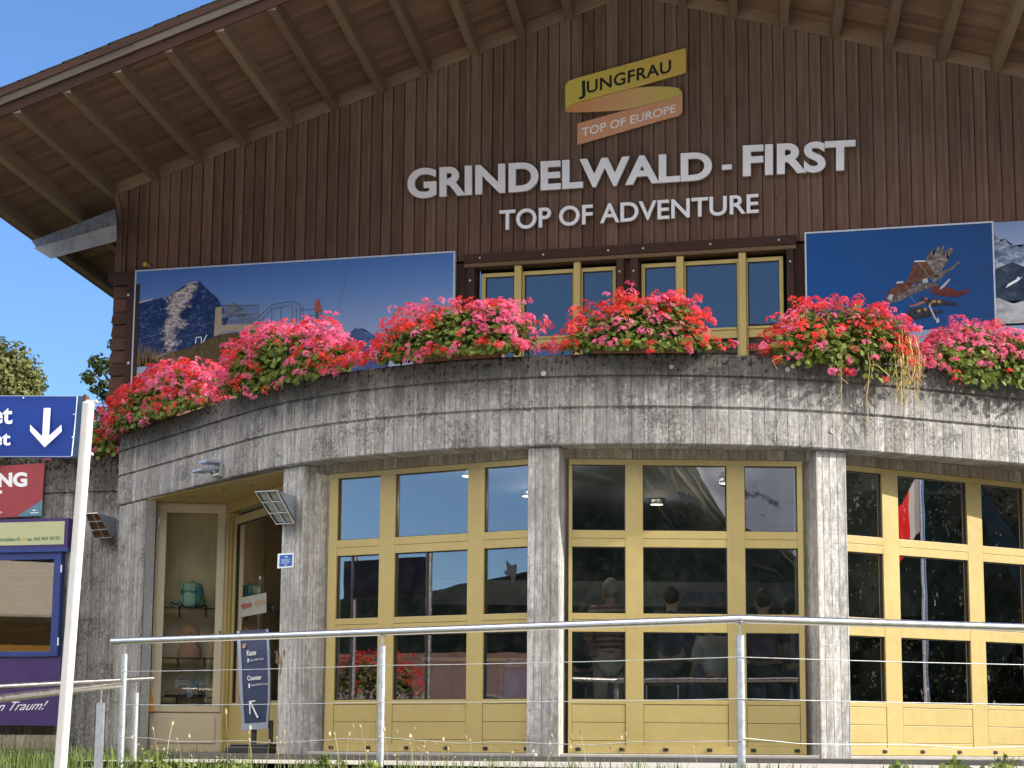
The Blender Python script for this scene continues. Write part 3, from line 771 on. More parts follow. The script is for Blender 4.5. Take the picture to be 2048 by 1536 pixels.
b = MB(); b.prism([Vector((q.x, q.y, 3.05)) for q in [ringp(-34+k*4, 4.86) for k in range(22)]]+[Vector((1.5, 29.9, 3.05)), Vector((-9.1, 29.9, 3.05))], (0, 0, .04)); b.build('hall_ceiling', M['dark_room'], ST)
# ---- left end of the round front: concrete pier, recessed entrance and showcase
T42 = ringp(-42, RING); d42 = -ringt(-42); n42 = ringn(-42)
def along(x): return T42 + d42*((T42.x-x)/-d42.x)
pa, pbp = along(-12.53), along(-11.86)
Mx = frame_matrix(pa, (pbp-pa), n42); L = (pbp-pa).length
b = MB(); b.box(0, L, -.16, -.012, -.2, 3.10, None, Mx); b.build('end_pier', M['fascia'], ST, bevel=.012)
b = MB(); b.box(L+.001, L+.012, -.155, -.04, -.1, 3.10, None, Mx); b.build('edge_sheet', M['galv'], ST)
b = MB()
cp = [along(-11.82)-n42*.02, ringp(-40, 5.30), ringp(-33, 5.30), ringp(-33, 4.6), Vector((-9.0, 25.6, 0)), Vector((-11.9, 25.6, 0))]
b.prism([Vector((q.x, q.y, 3.095)) for q in cp], (0, 0, .012)); ceil_o = b.build('entrance_ceiling', M['yellow_ceiling'], ST)
b = MB()
for q in ((-11.1, 24.0), (-10.4, 23.4), (-9.9, 23.1)): b.lathe([(0, -.008), (.018, -.006), (.02, 0)], (q[0], q[1], 3.0945), (0, 0, 1), 8)
b.build('ceiling_screw', M['black'], ceil_o)
SA, SB = Vector((-11.80, 24.52, 0)), Vector((-10.95, 24.875, 0))     # showcase front
st = (SB-SA).normalized(); sn = Vector((st.y, -st.x, 0)); Ls = (SB-SA).length; Ms = frame_matrix(SA, st, sn)
def spx(px, py): v = Ms.inverted() @ on_plane(px, py, SA, sn); return v.x, v.z
gx0, _ = spx(328, 1200); gx1, _ = spx(431, 1200); _, gz1 = spx(380, 1026); _, gz0 = spx(380, 1411); fx0, _ = spx(313, 1200); fx1, _ = spx(447, 1200); _, pz1 = spx(380, 1424)
sc = MB(); zc = 3.09
sc.box(-.02, fx0, -.06, 0, FZ-.05, zc, None, Ms); sc.box(fx1, Ls, -.06, 0, FZ-.05, zc, None, Ms)
sc.box(fx0, gx0, -.05, .012, pz1, gz1+.10, None, Ms); sc.box(gx1, fx1, -.05, .012, pz1, gz1+.10, None, Ms)
sc.box(gx0, gx1, -.05, .012, gz1, gz1+.10, None, Ms); sc.box(gx0, gx1, -.05, .012, pz1, gz0, None, Ms)
sc.box(fx0, fx1, -.06, 0, FZ-.05, pz1-.012, None, Ms); sc.box(fx0+.06, fx1-.06, .0, .012, FZ+.1, pz1-.06, None, Ms)
sc.box(fx0, fx1, -.06, -.001, gz1+.104, zc, None, Ms)
case = sc.build('showcase', M['grey_cream'], ST, bevel=.004)
b = MB(); b.box(-.02, Ls, -.62, -.60, FZ, zc, None, Ms); b.box(-.02, .0, -.60, -.06, FZ, zc, None, Ms); b.box(Ls-.02, Ls, -.60, -.06, FZ, zc, None, Ms); b.box(0, Ls-.02, -.60, -.06, FZ, gz0-.02, None, Ms)
b.box(.28, .30, -.60, -.585, gz0, zc, None, Ms); b.box(.62, .64, -.60, -.585, gz0, zc, None, Ms)
b.build('showcase_lining', M['cream'], case)
b = MB(); b.box(gx0-.004, gx1+.004, -.024, -.018, gz0-.004, gz1+.004, None, Ms); b.build('pane', M['glass_case'], case)
b = MB()
for z in (gz1-.12, gz0+.15): b.box(fx0-.012, fx0+.006, .012, .03, z-.05, z+.05, None, Ms)
b.build('hinge', M['galv'], case)
b = MB(); b.lathe([(0, .012), (.012, .012), (.014, 0)], Ms @ Vector((fx1-.03, .012, 1.45)), sn, 12); b.build('lock', M['black'], case)
mo_ = plain('orange_plastic', (.80, .36, .03), .4); b = MB()
e = [on_plane(px, py, SA+sn*.03, sn) for px, py in ((300, 1363), (309, 1423), (296, 1423))]; b.prism(e, tuple(sn*.006)); b.build('orange_wedge', mo_, case)
mshelf = glass('shelf_glass', .10, (.55, .66, .62), .05)
SHZ = []
for py in (1216, 1316, 1394):
    z = (Ms.inverted() @ on_plane(380, py, SA-sn*.18, sn)).z; SHZ.append(z)
    b = MB(); b.box(.03, Ls-.05, -.52, -.08, z-.012, z, None, Ms); sh = b.build('shelf', mshelf, case)
    b = MB(); b.box(.03, Ls-.05, -.082, -.076, z-.014, z+.001, None, Ms); b.build('shelf_edge', M['black'], case)
    b = MB()
    for uu in (.29, .63): b.box(uu-.008, uu+.008, -.585, -.30, z-.030, z-.013, None, Ms); b.box(uu-.008, uu+.008, -.585, -.56, z-.10, z-.03, None, Ms)
    b.build('shelf_bracket', M['black'], case)
# entrance door
EA, EB = Vector((-10.93, 24.84, 0)), ringp(-33.5, 4.95); et = (EB-EA).normalized(); en = Vector((et.y, -et.x, 0)); Le = (EB-EA).length; Me = frame_matrix(EA, et, en)
d = MB(); d.box(0, .07, -.1, .05, FZ, zc, None, Me); d.box(.075, .12, -.08, .02, FZ, 2.96, None, Me); d.box(.0705, Le, -.1, .05, 2.965, zc, None, Me)
d.box(.16, .26, -.06, 0, FZ, 2.9, None, Me); d.box(Le-.36, Le-.2, -.06, 0, FZ, 2.9, None, Me); d.box(.26, Le-.36, -.06, 0, 2.80, 2.9, None, Me); d.box(.26, Le-.36, -.06, 0, FZ, .55, None, Me); d.box(Le-.195, Le, -.08, .03, FZ, 2.96, None, Me)
ed = d.build('entrance_door', M['yellow'], ST, bevel=.004)
b = MB(); b.box(.26, Le-.36, -.034, -.028, .55, 2.80, None, Me); b.build('pane', M['glass_door'], ed)
b = MB(); b.box(.262, .275, -.027, -.01, .55, 2.80, None, Me); b.box(.275, Le-.362, -.027, -.01, 2.785, 2.80, None, Me); b.box(.1205, .159, -.05, -.03, FZ, 2.9, None, Me); b.build('gasket', M['black'], ed)
# notice on the door glass: two sheets with arrows
mpap = plain('notice_paper', (.34, .33, .27), .7); mar = plain('notice_arrow', (.28, .09, .05), .7); mar2 = plain('faded_arrow', (.34, .24, .15), .7)
ey = Vector((0, 0, 0)); q0 = EA+en*(-.020)
b = MB(); b.prism([on_plane(px, py, q0, en) for px, py in ((479, 1196), (533, 1185), (533, 1225), (479, 1235))], tuple(en*.002)); nt_ = b.build('notice', mpap, ed)
q1_ = q0+en*.0035
for mat, o in ((mar, 0), (mar2, 27)):
    b = MB(); b.prism([on_plane(px+o, py-o*.2, q1_, en) for px, py in ((481, 1212), (489, 1204), (489, 1208), (503, 1205), (503, 1214), (489, 1217), (489, 1221))], tuple(en*.0015)); b.build('notice_arrow', mat, ed)

# ---- flat concrete wall to the left and to the right
def flat_wall(name, x0, x1, y, label):
    b = MB()
    pr = [(0, -.4), (0, 3.31), (.022, 3.318), (.022, 3.342), (0, 3.35), (0, 3.80), (.02, 3.82), (.3, 3.82), (.3, -.4)]
    for (o0, z0), (o1, z1) in zip(pr, pr[1:]):
        b.face([Vector((x0, y+o0, z0)), Vector((x1, y+o0, z0)), Vector((x1, y+o1, z1)), Vector((x0, y+o1, z1))], [(x0, z0-(.8 if o0 > .1 else 0)), (x1, z0-(.8 if o0 > .1 else 0)), (x1, z1), (x0, z1)])
    b.face([Vector((x0, y+o, z)) for o, z in reversed(pr)]); b.face([Vector((x1, y+o, z)) for o, z in pr])
    return b.build(name, M['left_concrete'], ST)
flat_wall('side_wall', -32, -12.25, 25.15, '')
flat_wall('side_wall', .55, 8, 25.15, '')  # unseen right-hand wall, added to keep the light consistent

# ================================================================ LETTERING
def text_mesh(body, bold=0.0, shear=0.0, res=6, align='LEFT', spacing=1.0):
    cu = bpy.data.curves.new('lettering', 'FONT'); cu.body = body; cu.size = 1; cu.offset = bold; cu.shear = shear; cu.resolution_u = res; cu.space_character = spacing
    o = bpy.data.objects.new('lettering', cu); COL.objects.link(o)
    dg = bpy.context.evaluated_depsgraph_get(); me = bpy.data.meshes.new_from_object(o.evaluated_get(dg))
    COL.objects.unlink(o); bpy.data.objects.remove(o); bpy.data.curves.remove(cu)
    bm = bmesh.new(); bm.from_mesh(me); bpy.data.meshes.remove(me)
    bmesh.ops.remove_doubles(bm, verts=bm.verts, dist=1e-6)
    return bm
def islands(bm):
    seen = set(); out = []
    for f in bm.faces:
        if f in seen: continue
        st_ = [f]; seen.add(f); isl = []
        while st_:
            q = st_.pop(); isl.append(q)
            for e in q.edges:
                for h in e.link_faces:
                    if h not in seen: seen.add(h); st_.append(h)
        out.append(isl)
    return out
def letters(body, corner, normal, thick, mat, parent, name='letter', bold=0.0, split=True, shear=0.0, box=None, spacing=1.0):
    """body set flat on a surface; corner(s, t) gives the 3D point for 0..1 across and 0..1 up of the text's bounding box"""
    bm = text_mesh(body, bold, shear, spacing=spacing); xs_ = [v.co.x for v in bm.verts]; ys_ = [v.co.y for v in bm.verts]
    x0, x1, y0, y1 = min(xs_), max(xs_), min(ys_), max(ys_)
    if box: y0, y1 = box
    nrm = Vector(normal).normalized()
    groups = islands(bm) if split else [list(bm.faces)]
    groups.sort(key=lambda g_: min(v.co.x for f in g_ for v in f.verts)); obs = []
    for gi in groups:
        b = MB(); fs = set(gi); P = lambda v: Vector(corner((v.co.x-x0)/(x1-x0), (v.co.y-y0)/(y1-y0)))
        cache = {}
        def Q(v):
            if v not in cache: cache[v] = P(v)
            return cache[v]
        for f in gi:
            pts = [Q(v) for v in f.verts]
            nn = (pts[1]-pts[0]).cross(pts[2]-pts[0])
            flip = nn.dot(nrm) < 0
            a = [p+nrm*thick for p in pts]
            b.face(list(reversed(a)) if flip else a); 
            for e, lp in zip(f.edges, f.loops):
                if sum(1 for h in e.link_faces if h in fs) == 1:
                    p, q = Q(lp.vert), Q(lp.link_loop_next.vert)
                    w_ = [p, q, q+nrm*thick, p+nrm*thick]; b.face(list(reversed(w_)) if flip else w_)
        obs.append(b.build(name, mat, parent))
    bm.free(); return obs
def quad(bl, br, tr, tl_):
    bl, br, tr, tl_ = map(Vector, (bl, br, tr, tl_))
    return lambda s, t: (bl*(1-s)+br*s)*(1-t) + (tl_*(1-s)+tr*s)*t
def quad_y(y, bl, br, tr, tl_): return quad(*[on_y(p[0], p[1], y) for p in (bl, br, tr, tl_)])

YL = YW-.075
t = thing('wall_lettering', 'upper row of big white raised letters reading GRINDELWALD - FIRST on the brown boards', 'lettering')
letters('GRINDELWALD', quad_y(YL, (816.5, 399.6), (1425, 361.2), (1425, 304), (816.5, 339)), (0, -1, 0), .045, M['white_letter'], t, bold=.034)
letters('-', quad_y(YL, (1445, 341), (1464.5, 339.6), (1464.5, 330.2), (1445, 331.6)), (0, -1, 0), .045, M['white_letter'], t)
letters('FIRST', quad_y(YL, (1486.7, 355), (1711.7, 341.2), (1711.7, 280.5), (1486.7, 292)), (0, -1, 0), .045, M['white_letter'], t, bold=.034)
t = thing('wall_lettering', 'lower row of smaller thin white letters reading TOP OF ADVENTURE above the upper windows', 'lettering')
letters('TOP OF ADVENTURE', quad_y(YL, (1000, 461.8), (1518, 426.6), (1518, 388.2), (1000, 421.5)), (0, -1, 0), .035, M['white_letter'], t, bold=.014)

# ---- ribbon sign
def zq(l, ox, oy, k): return [(ox+a/k, oy+b_/k) for a, b_ in l]
YR = YW-.10
my = NT('ribbon_yellow'); _p = my.n('SeparateXYZ'); my.l(my.geo(), _p.inputs[0]); _g = my.n('MapRange'); my.l(_p.outputs[0], _g.inputs[0]); _g.inputs[1].default_value = -6.9*K; _g.inputs[2].default_value = -5.2*K
my.base(my.mix(_g.outputs[0], (.64, .60, .11), (.68, .50, .13))); my.set(Roughness=.4)
mf = NT('ribbon_fold'); _p = mf.n('SeparateXYZ'); mf.l(mf.geo(), _p.inputs[0]); _g = mf.n('MapRange'); mf.l(_p.outputs[0], _g.inputs[0]); _g.inputs[1].default_value = -6.85*K; _g.inputs[2].default_value = -5.35*K
mf.base(mf.ramp(_g.outputs[0], [(0.0, (.66, .30, .12)), (.5, (.70, .42, .20)), (.8, (.66, .50, .18)), (1.0, (.60, .56, .12))])); mf.set(Roughness=.4)
mo2 = plain('ribbon_orange', (.70, .36, .20), .4, .03)
t = thing('ribbon_sign', 'yellow and orange folded ribbon sign reading JUNGFRAU TOP OF EUROPE high on the gable', 'sign')
Z8 = lambda l: zq(l, 1100, 60, 3.103)
def flat(poly, y, th, name, mat, parent): b = MB(); b.prism([on_y(px, py, y) for px, py in poly], (0, -th, 0)); return b.build(name, mat, parent)
top = flat(Z8([(97, 350), (103, 333), (120, 318), (170, 300), (846, 113), (846, 268), (540, 355), (200, 443), (140, 462), (110, 480), (97, 505)]), YR, .02, 'upper_band', my.m, t)
flat(Z8([(98, 503), (112, 480), (142, 463), (200, 446), (540, 358), (650, 352), (740, 353), (795, 360), (816, 376), (822, 396), (800, 412), (740, 432), (470, 497), (360, 505), (250, 510), (150, 513), (108, 511)]), YR+.005, .012, 'fold', mf.m, t)
low = flat(Z8([(172, 583), (470, 500), (740, 434), (790, 416), (823, 396), (823, 512), (815, 525), (795, 536), (720, 556), (172, 715)]), YR, .02, 'lower_band', mo2, t)
def q8(y, bl, br, tr, tl_): return quad_y(y, *Z8([bl, br, tr, tl_]))
for o in letters('J', q8(YR-.0205, (178, 432), (222, 424), (218, 312), (174, 320)), (0, -1, 0), .003, M['black'], top, bold=.012): pass
letters('UNGFRAU', q8(YR-.0205, (228, 397), (752, 262), (752, 184), (228, 318)), (0, -1, 0), .003, M['black'], top, bold=.02, spacing=1.05)
letters('TOP OF EUROPE', q8(YR-.0205, (198, 664), (780, 510), (780, 460), (198, 610)), (0, -1, 0), .003, M['white_letter'], low, bold=.012)
b = MB()
for px, py in Z8([(840, 120), (838, 262), (108, 338), (470, 225), (522, 358), (482, 497), (182, 700), (508, 612), (808, 375), (806, 517)]): b.lathe([(0, -.005), (.008, -.004), (.010, 0)], on_y(px, py, YR-.0202), (0, 1, 0), 8)
b.build('screw', M['dark_steel'], t)

# ================================================================ PHOTO PANELS ON THE GABLE
def grad_mat(name, axis, a, b_, stops, rough=.35, nz=0.0, ns=3):
    m = NT(name); p = m.n('SeparateXYZ'); m.l(m.geo(), p.inputs[0]); g_ = m.n('MapRange'); m.l(p.outputs[axis], g_.inputs[0]); g_.inputs[1].default_value = a; g_.inputs[2].default_value = b_
    f = g_.outputs[0]
    if nz: f = m.math('ADD', f, m.math('MULTIPLY', m.math('SUBTRACT', m.noise(m.geo(), ns, 6, .65), .5), nz))
    m.base(m.ramp(f, stops)); m.set(Roughness=.6); m.b.inputs['Specular IOR Level'].default_value = .15; return m.m
def print_mat(name, stops, sc=(6, 6, 6), detail=7, rough=.4):
    m = NT(name); m.base(m.ramp(m.noise(m.scale(m.geo(), *sc), 1, detail, .72), stops)); m.set(Roughness=.6); m.b.inputs['Specular IOR Level'].default_value = .15; return m.m
YP = YW-.14
M['panel_rim'] = plain('panel_rim', (.56, .62, .74), .5)
def panel(name, label, l, rr, top_, bot, mat, rim=True):
    o = thing(name, label, 'photo panel')
    b = MB(); b.box(l, rr, YP, YP+.05, bot, top_); b.build('print', mat, o)
    b = MB(); q = .022
    b.box(l-q, rr+q, YP-.012, YP+.055, top_+.0005, top_+q); b.box(l-q, l-.0005, YP-.012, YP+.055, bot-q, top_); b.box(rr+.0005, rr+q, YP-.012, YP+.055, bot-q, top_)
    if rim: b.build('frame', M['panel_rim'], o)
    return o
class Print:
    """flat shapes printed on a panel, each a sheet a fraction of a millimetre above the last"""
    def __init__(s, parent, y): s.p = parent; s.y = y; s.k = 0; s.x0 = -99; s.x1 = 99; s.z0 = -99; s.z1 = 99
    def clip(s, poly):
        def cut(P, ax, lim, sgn):
            out = []
            for i in range(len(P)):
                a, c = P[i], P[(i+1) % len(P)]; da, dc = sgn*(a[ax]-lim), sgn*(c[ax]-lim)
                if da <= 0: out.append(a)
                if (da < 0 < dc) or (dc < 0 < da): out.append(a+(c-a)*(da/(da-dc)))
            return out
        P = [on_y(a, c, s.y) for a, c in poly]
        for ax, lim, sg in ((0, s.x0, -1), (0, s.x1, 1), (2, s.z0, -1), (2, s.z1, 1)):
            P = cut(P, ax, lim, sg)
            if not P: return []
        return [Vector((p.x, 0, p.z)) for p in P]
    def shapes(s, polys, mat, name):
        s.k += 1; y = s.y - .0007*s.k; b = MB()
        for q in polys:
            P = s.clip(q)
            if len(P) < 3: continue
            bm = bmesh.new(); f = bm.faces.new([bm.verts.new((p.x, y, p.z)) for p in P]); r_ = bmesh.ops.triangulate(bm, faces=[f])
            for h in bm.faces:
                vv = [v.co.copy() for v in h.verts]
                if (vv[1]-vv[0]).cross(vv[2]-vv[0]).y > 0: vv.reverse()
                b.face(vv)
            bm.free()
        return b.build(name, mat, s.p)
    def lines(s, segs, w_, mat, name):
        out = []
        for pts in segs:
            for a, c in zip(pts, pts[1:]):
                d = Vector((c[0]-a[0], c[1]-a[1])); n = Vector((-d.y, d.x)).normalized()*w_/2 if d.length else Vector((0, 0))
                out.append([(a[0]+n.x, a[1]+n.y), (c[0]+n.x, c[1]+n.y), (c[0]-n.x, c[1]-n.y), (a[0]-n.x, a[1]-n.y)])
        return s.shapes(out, mat, name)
tlp = on_y(273.5, 543.5, YP); trp = on_y(907.5, 512, YP); bz = on_y(264, 735, YP).z-.35
o = panel('photo_panel', 'wide photo panel of a grey peak and a lookout platform, left of the windows', tlp.x, trp.x, tlp.z, bz,
          grad_mat('panel_sky', 2, 4.95*K, 6.6*K, [(0.0, (.38, .44, .56)), (.35, (.26, .36, .60)), (.7, (.12, .25, .56)), (1.0, (.065, .17, .50))]))
pr_ = Print(o, YP-.001); pr_.x0, pr_.x1, pr_.z0, pr_.z1 = tlp.x, trp.x, bz, tlp.z
A = lambda l: zq(l, 200, 360, 3.84); B_ = lambda l: zq(l, 0, 500, 2.926)
pr_.shapes([A([(270, 960), (300, 935), (330, 928), (400, 912), (430, 935), (400, 1000), (270, 1010)])], print_mat('panel_snow_far', [(.4, (.45, .42, .45)), (.6, (.70, .66, .64))]), 'far_snow')
pr_.shapes([A([(270, 965), (330, 940), (395, 922), (450, 912), (520, 897), (560, 862), (590, 848), (640, 832), (655, 800), (690, 786), (740, 778), (775, 785), (800, 815), (830, 845), (870, 880), (905, 908), (925, 950), (940, 975), (990, 1060), (930, 1200), (800, 1300), (680, 1330), (500, 1330), (270, 1400)])],
           None, 'mountain')
mq = NT('panel_mountain'); _p = mq.geo(); _s = mq.n('SeparateXYZ'); mq.l(_p, _s.inputs[0]); pk = on_y(200+738/3.84, 360+780/3.84, YP)
_u = mq.math('SUBTRACT', _s.outputs[0], pk.x); _v = mq.math('SUBTRACT', _s.outputs[2], pk.z)
_n1 = mq.noise(mq.scale(_p, 5, 5, 7), 1, 8, .72); _n2 = mq.noise(mq.scale(_p, 14, 14, 22), 1, 6, .75)
_dark = mq.ramp(mq.math('ADD', mq.math('MULTIPLY', _n2, .6), mq.math('MULTIPLY', _n1, .4)), [(.40, (.008, .020, .075)), (.53, (.02, .05, .16)), (.60, (.10, .16, .32)), (.66, (.55, .60, .70))])
_lit = mq.ramp(_n2, [(.36, (.12, .10, .11)), (.50, (.44, .39, .37)), (.62, (.80, .74, .68))])
_k = mq.math('ADD', mq.math('SUBTRACT', .75, mq.math('MULTIPLY', mq.math('ABSOLUTE', mq.math('ADD', _u, mq.math('ADD', .20, mq.math('MULTIPLY', _v, -.22)))), 2.1)), mq.math('ADD', mq.math('MULTIPLY', mq.math('SUBTRACT', _n1, .5), 2.6), mq.math('MULTIPLY', _v, .38)))
_right = mq.math('LESS_THAN', mq.math('ADD', _u, mq.math('MULTIPLY', mq.math('SUBTRACT', _n2, .5), .25)), .03)
mq.base(mq.mix(mq.math('MULTIPLY', mq.ramp(_k, [(.15, 0.0), (.40, 1.0)]), _right), _dark, _lit)); mq.set(Roughness=.6); mq.b.inputs['Specular IOR Level'].default_value = .15
_mt = [c for c in o.children if c.name.startswith('mountain')][-1]; _mt.data.materials.clear(); _mt.data.materials.append(mq.m)
pr_.shapes([B_([(1290, 395), (1335, 320), (1362, 304), (1395, 322), (1440, 362), (1475, 395)])], print_mat('panel_peak', [(.4, (.06, .09, .16)), (.65, (.35, .40, .50))], (9, 9, 12)), 'small_peak')
D_ = lambda l: zq(l, 160, 600, 3.413); E_ = lambda l: zq(l, 700, 560, 3.793)
pr_.shapes([D_([(1700, 420), (1760, 290), (1800, 245), (1850, 218), (1880, 188), (1905, 200), (1925, 190)])+E_([(105, 385), (150, 398), (200, 430), (260, 470), (300, 700), (-20, 760)])], print_mat('panel_far_range', [(.4, (.045, .085, .22)), (.6, (.09, .15, .33)), (.72, (.35, .42, .58))], (6, 6, 11)), 'far_range')
pr_.shapes([B_([(1000, 600), (1090, 575), (1180, 540), (1260, 505), (1340, 485), (1500, 470), (1700, 440), (2050, 520), (2050, 760), (800, 760), (900, 640)])], print_mat('panel_hill', [(.35, (.05, .035, .02)), (.55, (.13, .09, .04)), (.75, (.22, .16, .07))], (14, 14, 14)), 'hill')
rr_ = random.Random(5); tufts = []
for k in range(230):
    xx = rr_.uniform(262, 345)+abs(rr_.gauss(0, 9)); h = rr_.uniform(18, 48)*(1.2-(xx-262)/150); yb = 735-(xx-262)*.1; lean = rr_.uniform(-6, 6)
    tufts.append([(xx-.6, yb), (xx+.7, yb), (xx+lean+.2, yb-h)])
pr_.shapes(tufts[:120], plain('panel_straw', (.42, .27, .09), .5), 'straw'); pr_.shapes(tufts[120:], plain('panel_straw_dark', (.24, .14, .045), .5), 'straw')
for k in range(12):
    pass
mrail = plain('panel_rail', (.10, .10, .12), .5); mdeck = plain('panel_deck', (.42, .33, .22), .5, .15)
pr_.shapes([B_([(1262, 338), (1300, 330), (1300, 490), (1252, 507)]), B_([(1300, 440), (1500, 428), (1500, 468), (1300, 480)])], mdeck, 'platform')
pr_.lines([B_([(1300, 326), (1512, 323), (1512, 430)]), B_([(1512, 392), (1592, 322), (1712, 298), (1758, 324), (1758, 430)]), B_([(1520, 420), (1592, 345), (1712, 322)]), B_([(1760, 352), (1882, 346), (1882, 440)]), B_([(1770, 385), (1880, 382)]), B_([(1770, 415), (1880, 414)]), B_([(1395, 378), (1505, 374)]), B_([(1395, 405), (1505, 402)])], 1.3, mrail, 'platform_rail')
pr_.lines([B_([(xx, 326), (xx, 436)]) for xx in range(1308, 1512, 12)]+[B_([(xx, 410), (xx, 432)]) for xx in range(1300, 1500, 10)], .8, mrail, 'platform_bars')
pr_.lines([B_([(xx, 330 if xx > 1590 else 400), (xx, 425)]) for xx in (1545, 1592, 1645, 1712, 1735, 1775, 1850)]+[B_([(790, 525), (1262, 420)]), B_([(790, 560), (1262, 470)])], 1.0, mrail, 'platform_posts')
pr_.shapes([B_([(1845, 308), (1858, 288), (1868, 290), (1872, 310), (1880, 335), (1880, 362), (1862, 365), (1862, 412), (1850, 412), (1848, 360), (1838, 350)])], plain('panel_red_jacket', (.42, .075, .05), .5), 'printed_figure')
pr_.shapes([B_([(1846, 362), (1866, 364), (1864, 428), (1850, 428)])], mrail, 'printed_trousers')
pr_.lines([B_([(1145, 548), (1150, 512), (1180, 510), (1180, 545)]), B_([(1190, 540), (1212, 496)])], 1.6, M['white_letter'], 'printed_gate')
pr_.lines([B_([(2022, 150), (2008, 215), (1986, 270), (1995, 335)]), B_([(2028, 160), (1996, 262)])], 1.0, plain('panel_scratch', (.18, .29, .46), .5), 'pale_mark')

tl2 = on_y(1612.3, 468, YP); tr2 = on_y(1983.6, 448, YP); b2 = on_y(1988, 640, YP).z; zsplit = on_y(1820, 659, YP).z
o = panel('photo_panel', 'deep blue photo panel of riders under an eagle shaped glider, right of the windows', tl2.x, tr2.x, tl2.z, zsplit,
          grad_mat('panel_blue', 0, tl2.x, tr2.x, [(0, (.012, .085, .30)), (.5, (.013, .075, .26)), (1, (.018, .07, .22))]), True)
pr_ = Print(o, YP-.001); pr_.x0, pr_.x1, pr_.z0, pr_.z1 = tl2.x, tr2.x, zsplit, tl2.z
F4 = lambda l: zq(l, 1560, 400, 4.197)
pr_.lines([F4([(600, 838), (2100, 455)]), F4([(600, 905), (2100, 532)])], .9, plain('panel_cable', (.01, .02, .05), .5), 'printed_cables')
pr_.shapes([F4([(1215, 515), (1240, 470), (1268, 412), (1290, 408), (1292, 430), (1280, 478), (1300, 450), (1326, 392), (1340, 398), (1322, 460), (1362, 388), (1378, 392), (1362, 452), (1400, 420), (1440, 398), (1452, 410), (1446, 440), (1400, 490), (1420, 500), (1400, 535), (1350, 590), (1320, 640), (1240, 660), (1200, 600)]), F4([(1280, 650), (1360, 600), (1440, 560), (1500, 515), (1510, 525), (1470, 565), (1400, 610), (1360, 650), (1290, 690)])],
           print_mat('panel_feather', [(.35, (.05, .045, .05)), (.5, (.16, .13, .12)), (.68, (.38, .34, .29))], (16, 16, 20)), 'eagle_feathers')
pr_.shapes([F4([(1060, 695), (1095, 610), (1128, 515), (1150, 508), (1218, 515), (1250, 545), (1275, 590), (1290, 640), (1230, 660), (1150, 690), (1085, 715)]), F4([(875, 880), (905, 775), (975, 715), (1060, 690), (1110, 715), (1060, 770), (990, 800), (940, 860)])],
           print_mat('panel_brown_wing', [(.35, (.075, .032, .022)), (.6, (.17, .075, .05)), (.75, (.25, .13, .09))], (16, 16, 16)), 'eagle_wing')
pr_.shapes([F4([(875, 880), (905, 845), (940, 830), (1010, 790), (1060, 770), (1110, 715), (1200, 690), (1290, 690), (1330, 720), (1180, 765), (1090, 800), (990, 855), (930, 868)])], print_mat('panel_eagle_belly', [(.35, (.06, .055, .06)), (.55, (.16, .14, .13)), (.66, (.42, .38, .30))], (22, 22, 22)), 'eagle_belly')
pr_.lines([F4([(1128, 515), (1218, 512)])], 2.0, M['white_letter'], 'eagle_edge')
pr_.lines([F4([(1155, 520), (1300, 700)]), F4([(1365, 530), (1345, 690)]), F4([(1090, 800), (1135, 860)])], .9, plain('panel_strut', (.25, .26, .30), .5), 'printed_struts')
pr_.shapes([F4([(1258, 748), (1275, 728), (1310, 722), (1380, 730), (1440, 740), (1500, 770), (1545, 755), (1580, 745), (1590, 775), (1530, 800), (1470, 818), (1400, 812), (1320, 800), (1270, 780)])], print_mat('panel_red_rider', [(.4, (.07, .02, .022)), (.6, (.19, .045, .04))], (20, 20, 20)), 'printed_rider')
pr_.shapes([F4([(1080, 888), (1130, 878), (1190, 850), (1225, 815), (1245, 820), (1215, 865), (1150, 892), (1090, 900)])], plain('panel_arm', (.33, .11, .07), .5), 'printed_rider_arm')
pr_.shapes([F4([(1215, 850), (1270, 825), (1370, 840), (1450, 860), (1490, 868), (1495, 890), (1450, 888), (1380, 880), (1290, 895), (1230, 880)]), F4([(1170, 825), (1200, 812), (1212, 835), (1225, 850), (1180, 850)])],
           print_mat('panel_dark_rider', [(.4, (.015, .018, .025)), (.65, (.06, .065, .08))], (25, 25, 25)), 'printed_rider')
mpatch = plain('panel_orange_patch', (.34, .19, .05), .5)
pr_.shapes([F4([(1045, 960), (1090, 920), (1180, 900), (1260, 920), (1310, 930), (1360, 920), (1365, 945), (1300, 960), (1240, 985), (1150, 1000), (1060, 1000)])], bpy.data.materials['panel_dark_rider'], 'printed_rider')
for q in ([(1270, 842), (1310, 838), (1310, 862), (1275, 868)], [(1320, 840), (1350, 842), (1352, 866), (1322, 866)], [(1255, 862), (1272, 866), (1268, 890), (1250, 885)], [(1150, 925), (1180, 915), (1180, 942), (1155, 945)], [(1205, 905), (1235, 908), (1232, 932), (1208, 930)]): pr_.shapes([F4(q)], mpatch, 'printed_patch'); pr_.k -= 1
pr_.k += 1
pr_.shapes([F4(q) for q in ([(1340, 740), (1420, 662), (1432, 668), (1385, 725), (1345, 755)], [(1245, 885), (1262, 885), (1312, 1000), (1300, 1005)], [(1305, 995), (1332, 990), (1342, 1025), (1314, 1034)], [(900, 830), (925, 790), (955, 800), (935, 845)], [(970, 705), (985, 685), (1040, 680), (1030, 700)], [(1195, 668), (1235, 655), (1245, 690), (1200, 700)])], plain('panel_white_part', (.42, .43, .46), .5), 'printed_white_parts')
xr = on_y(2075, 560, YP).x+.9
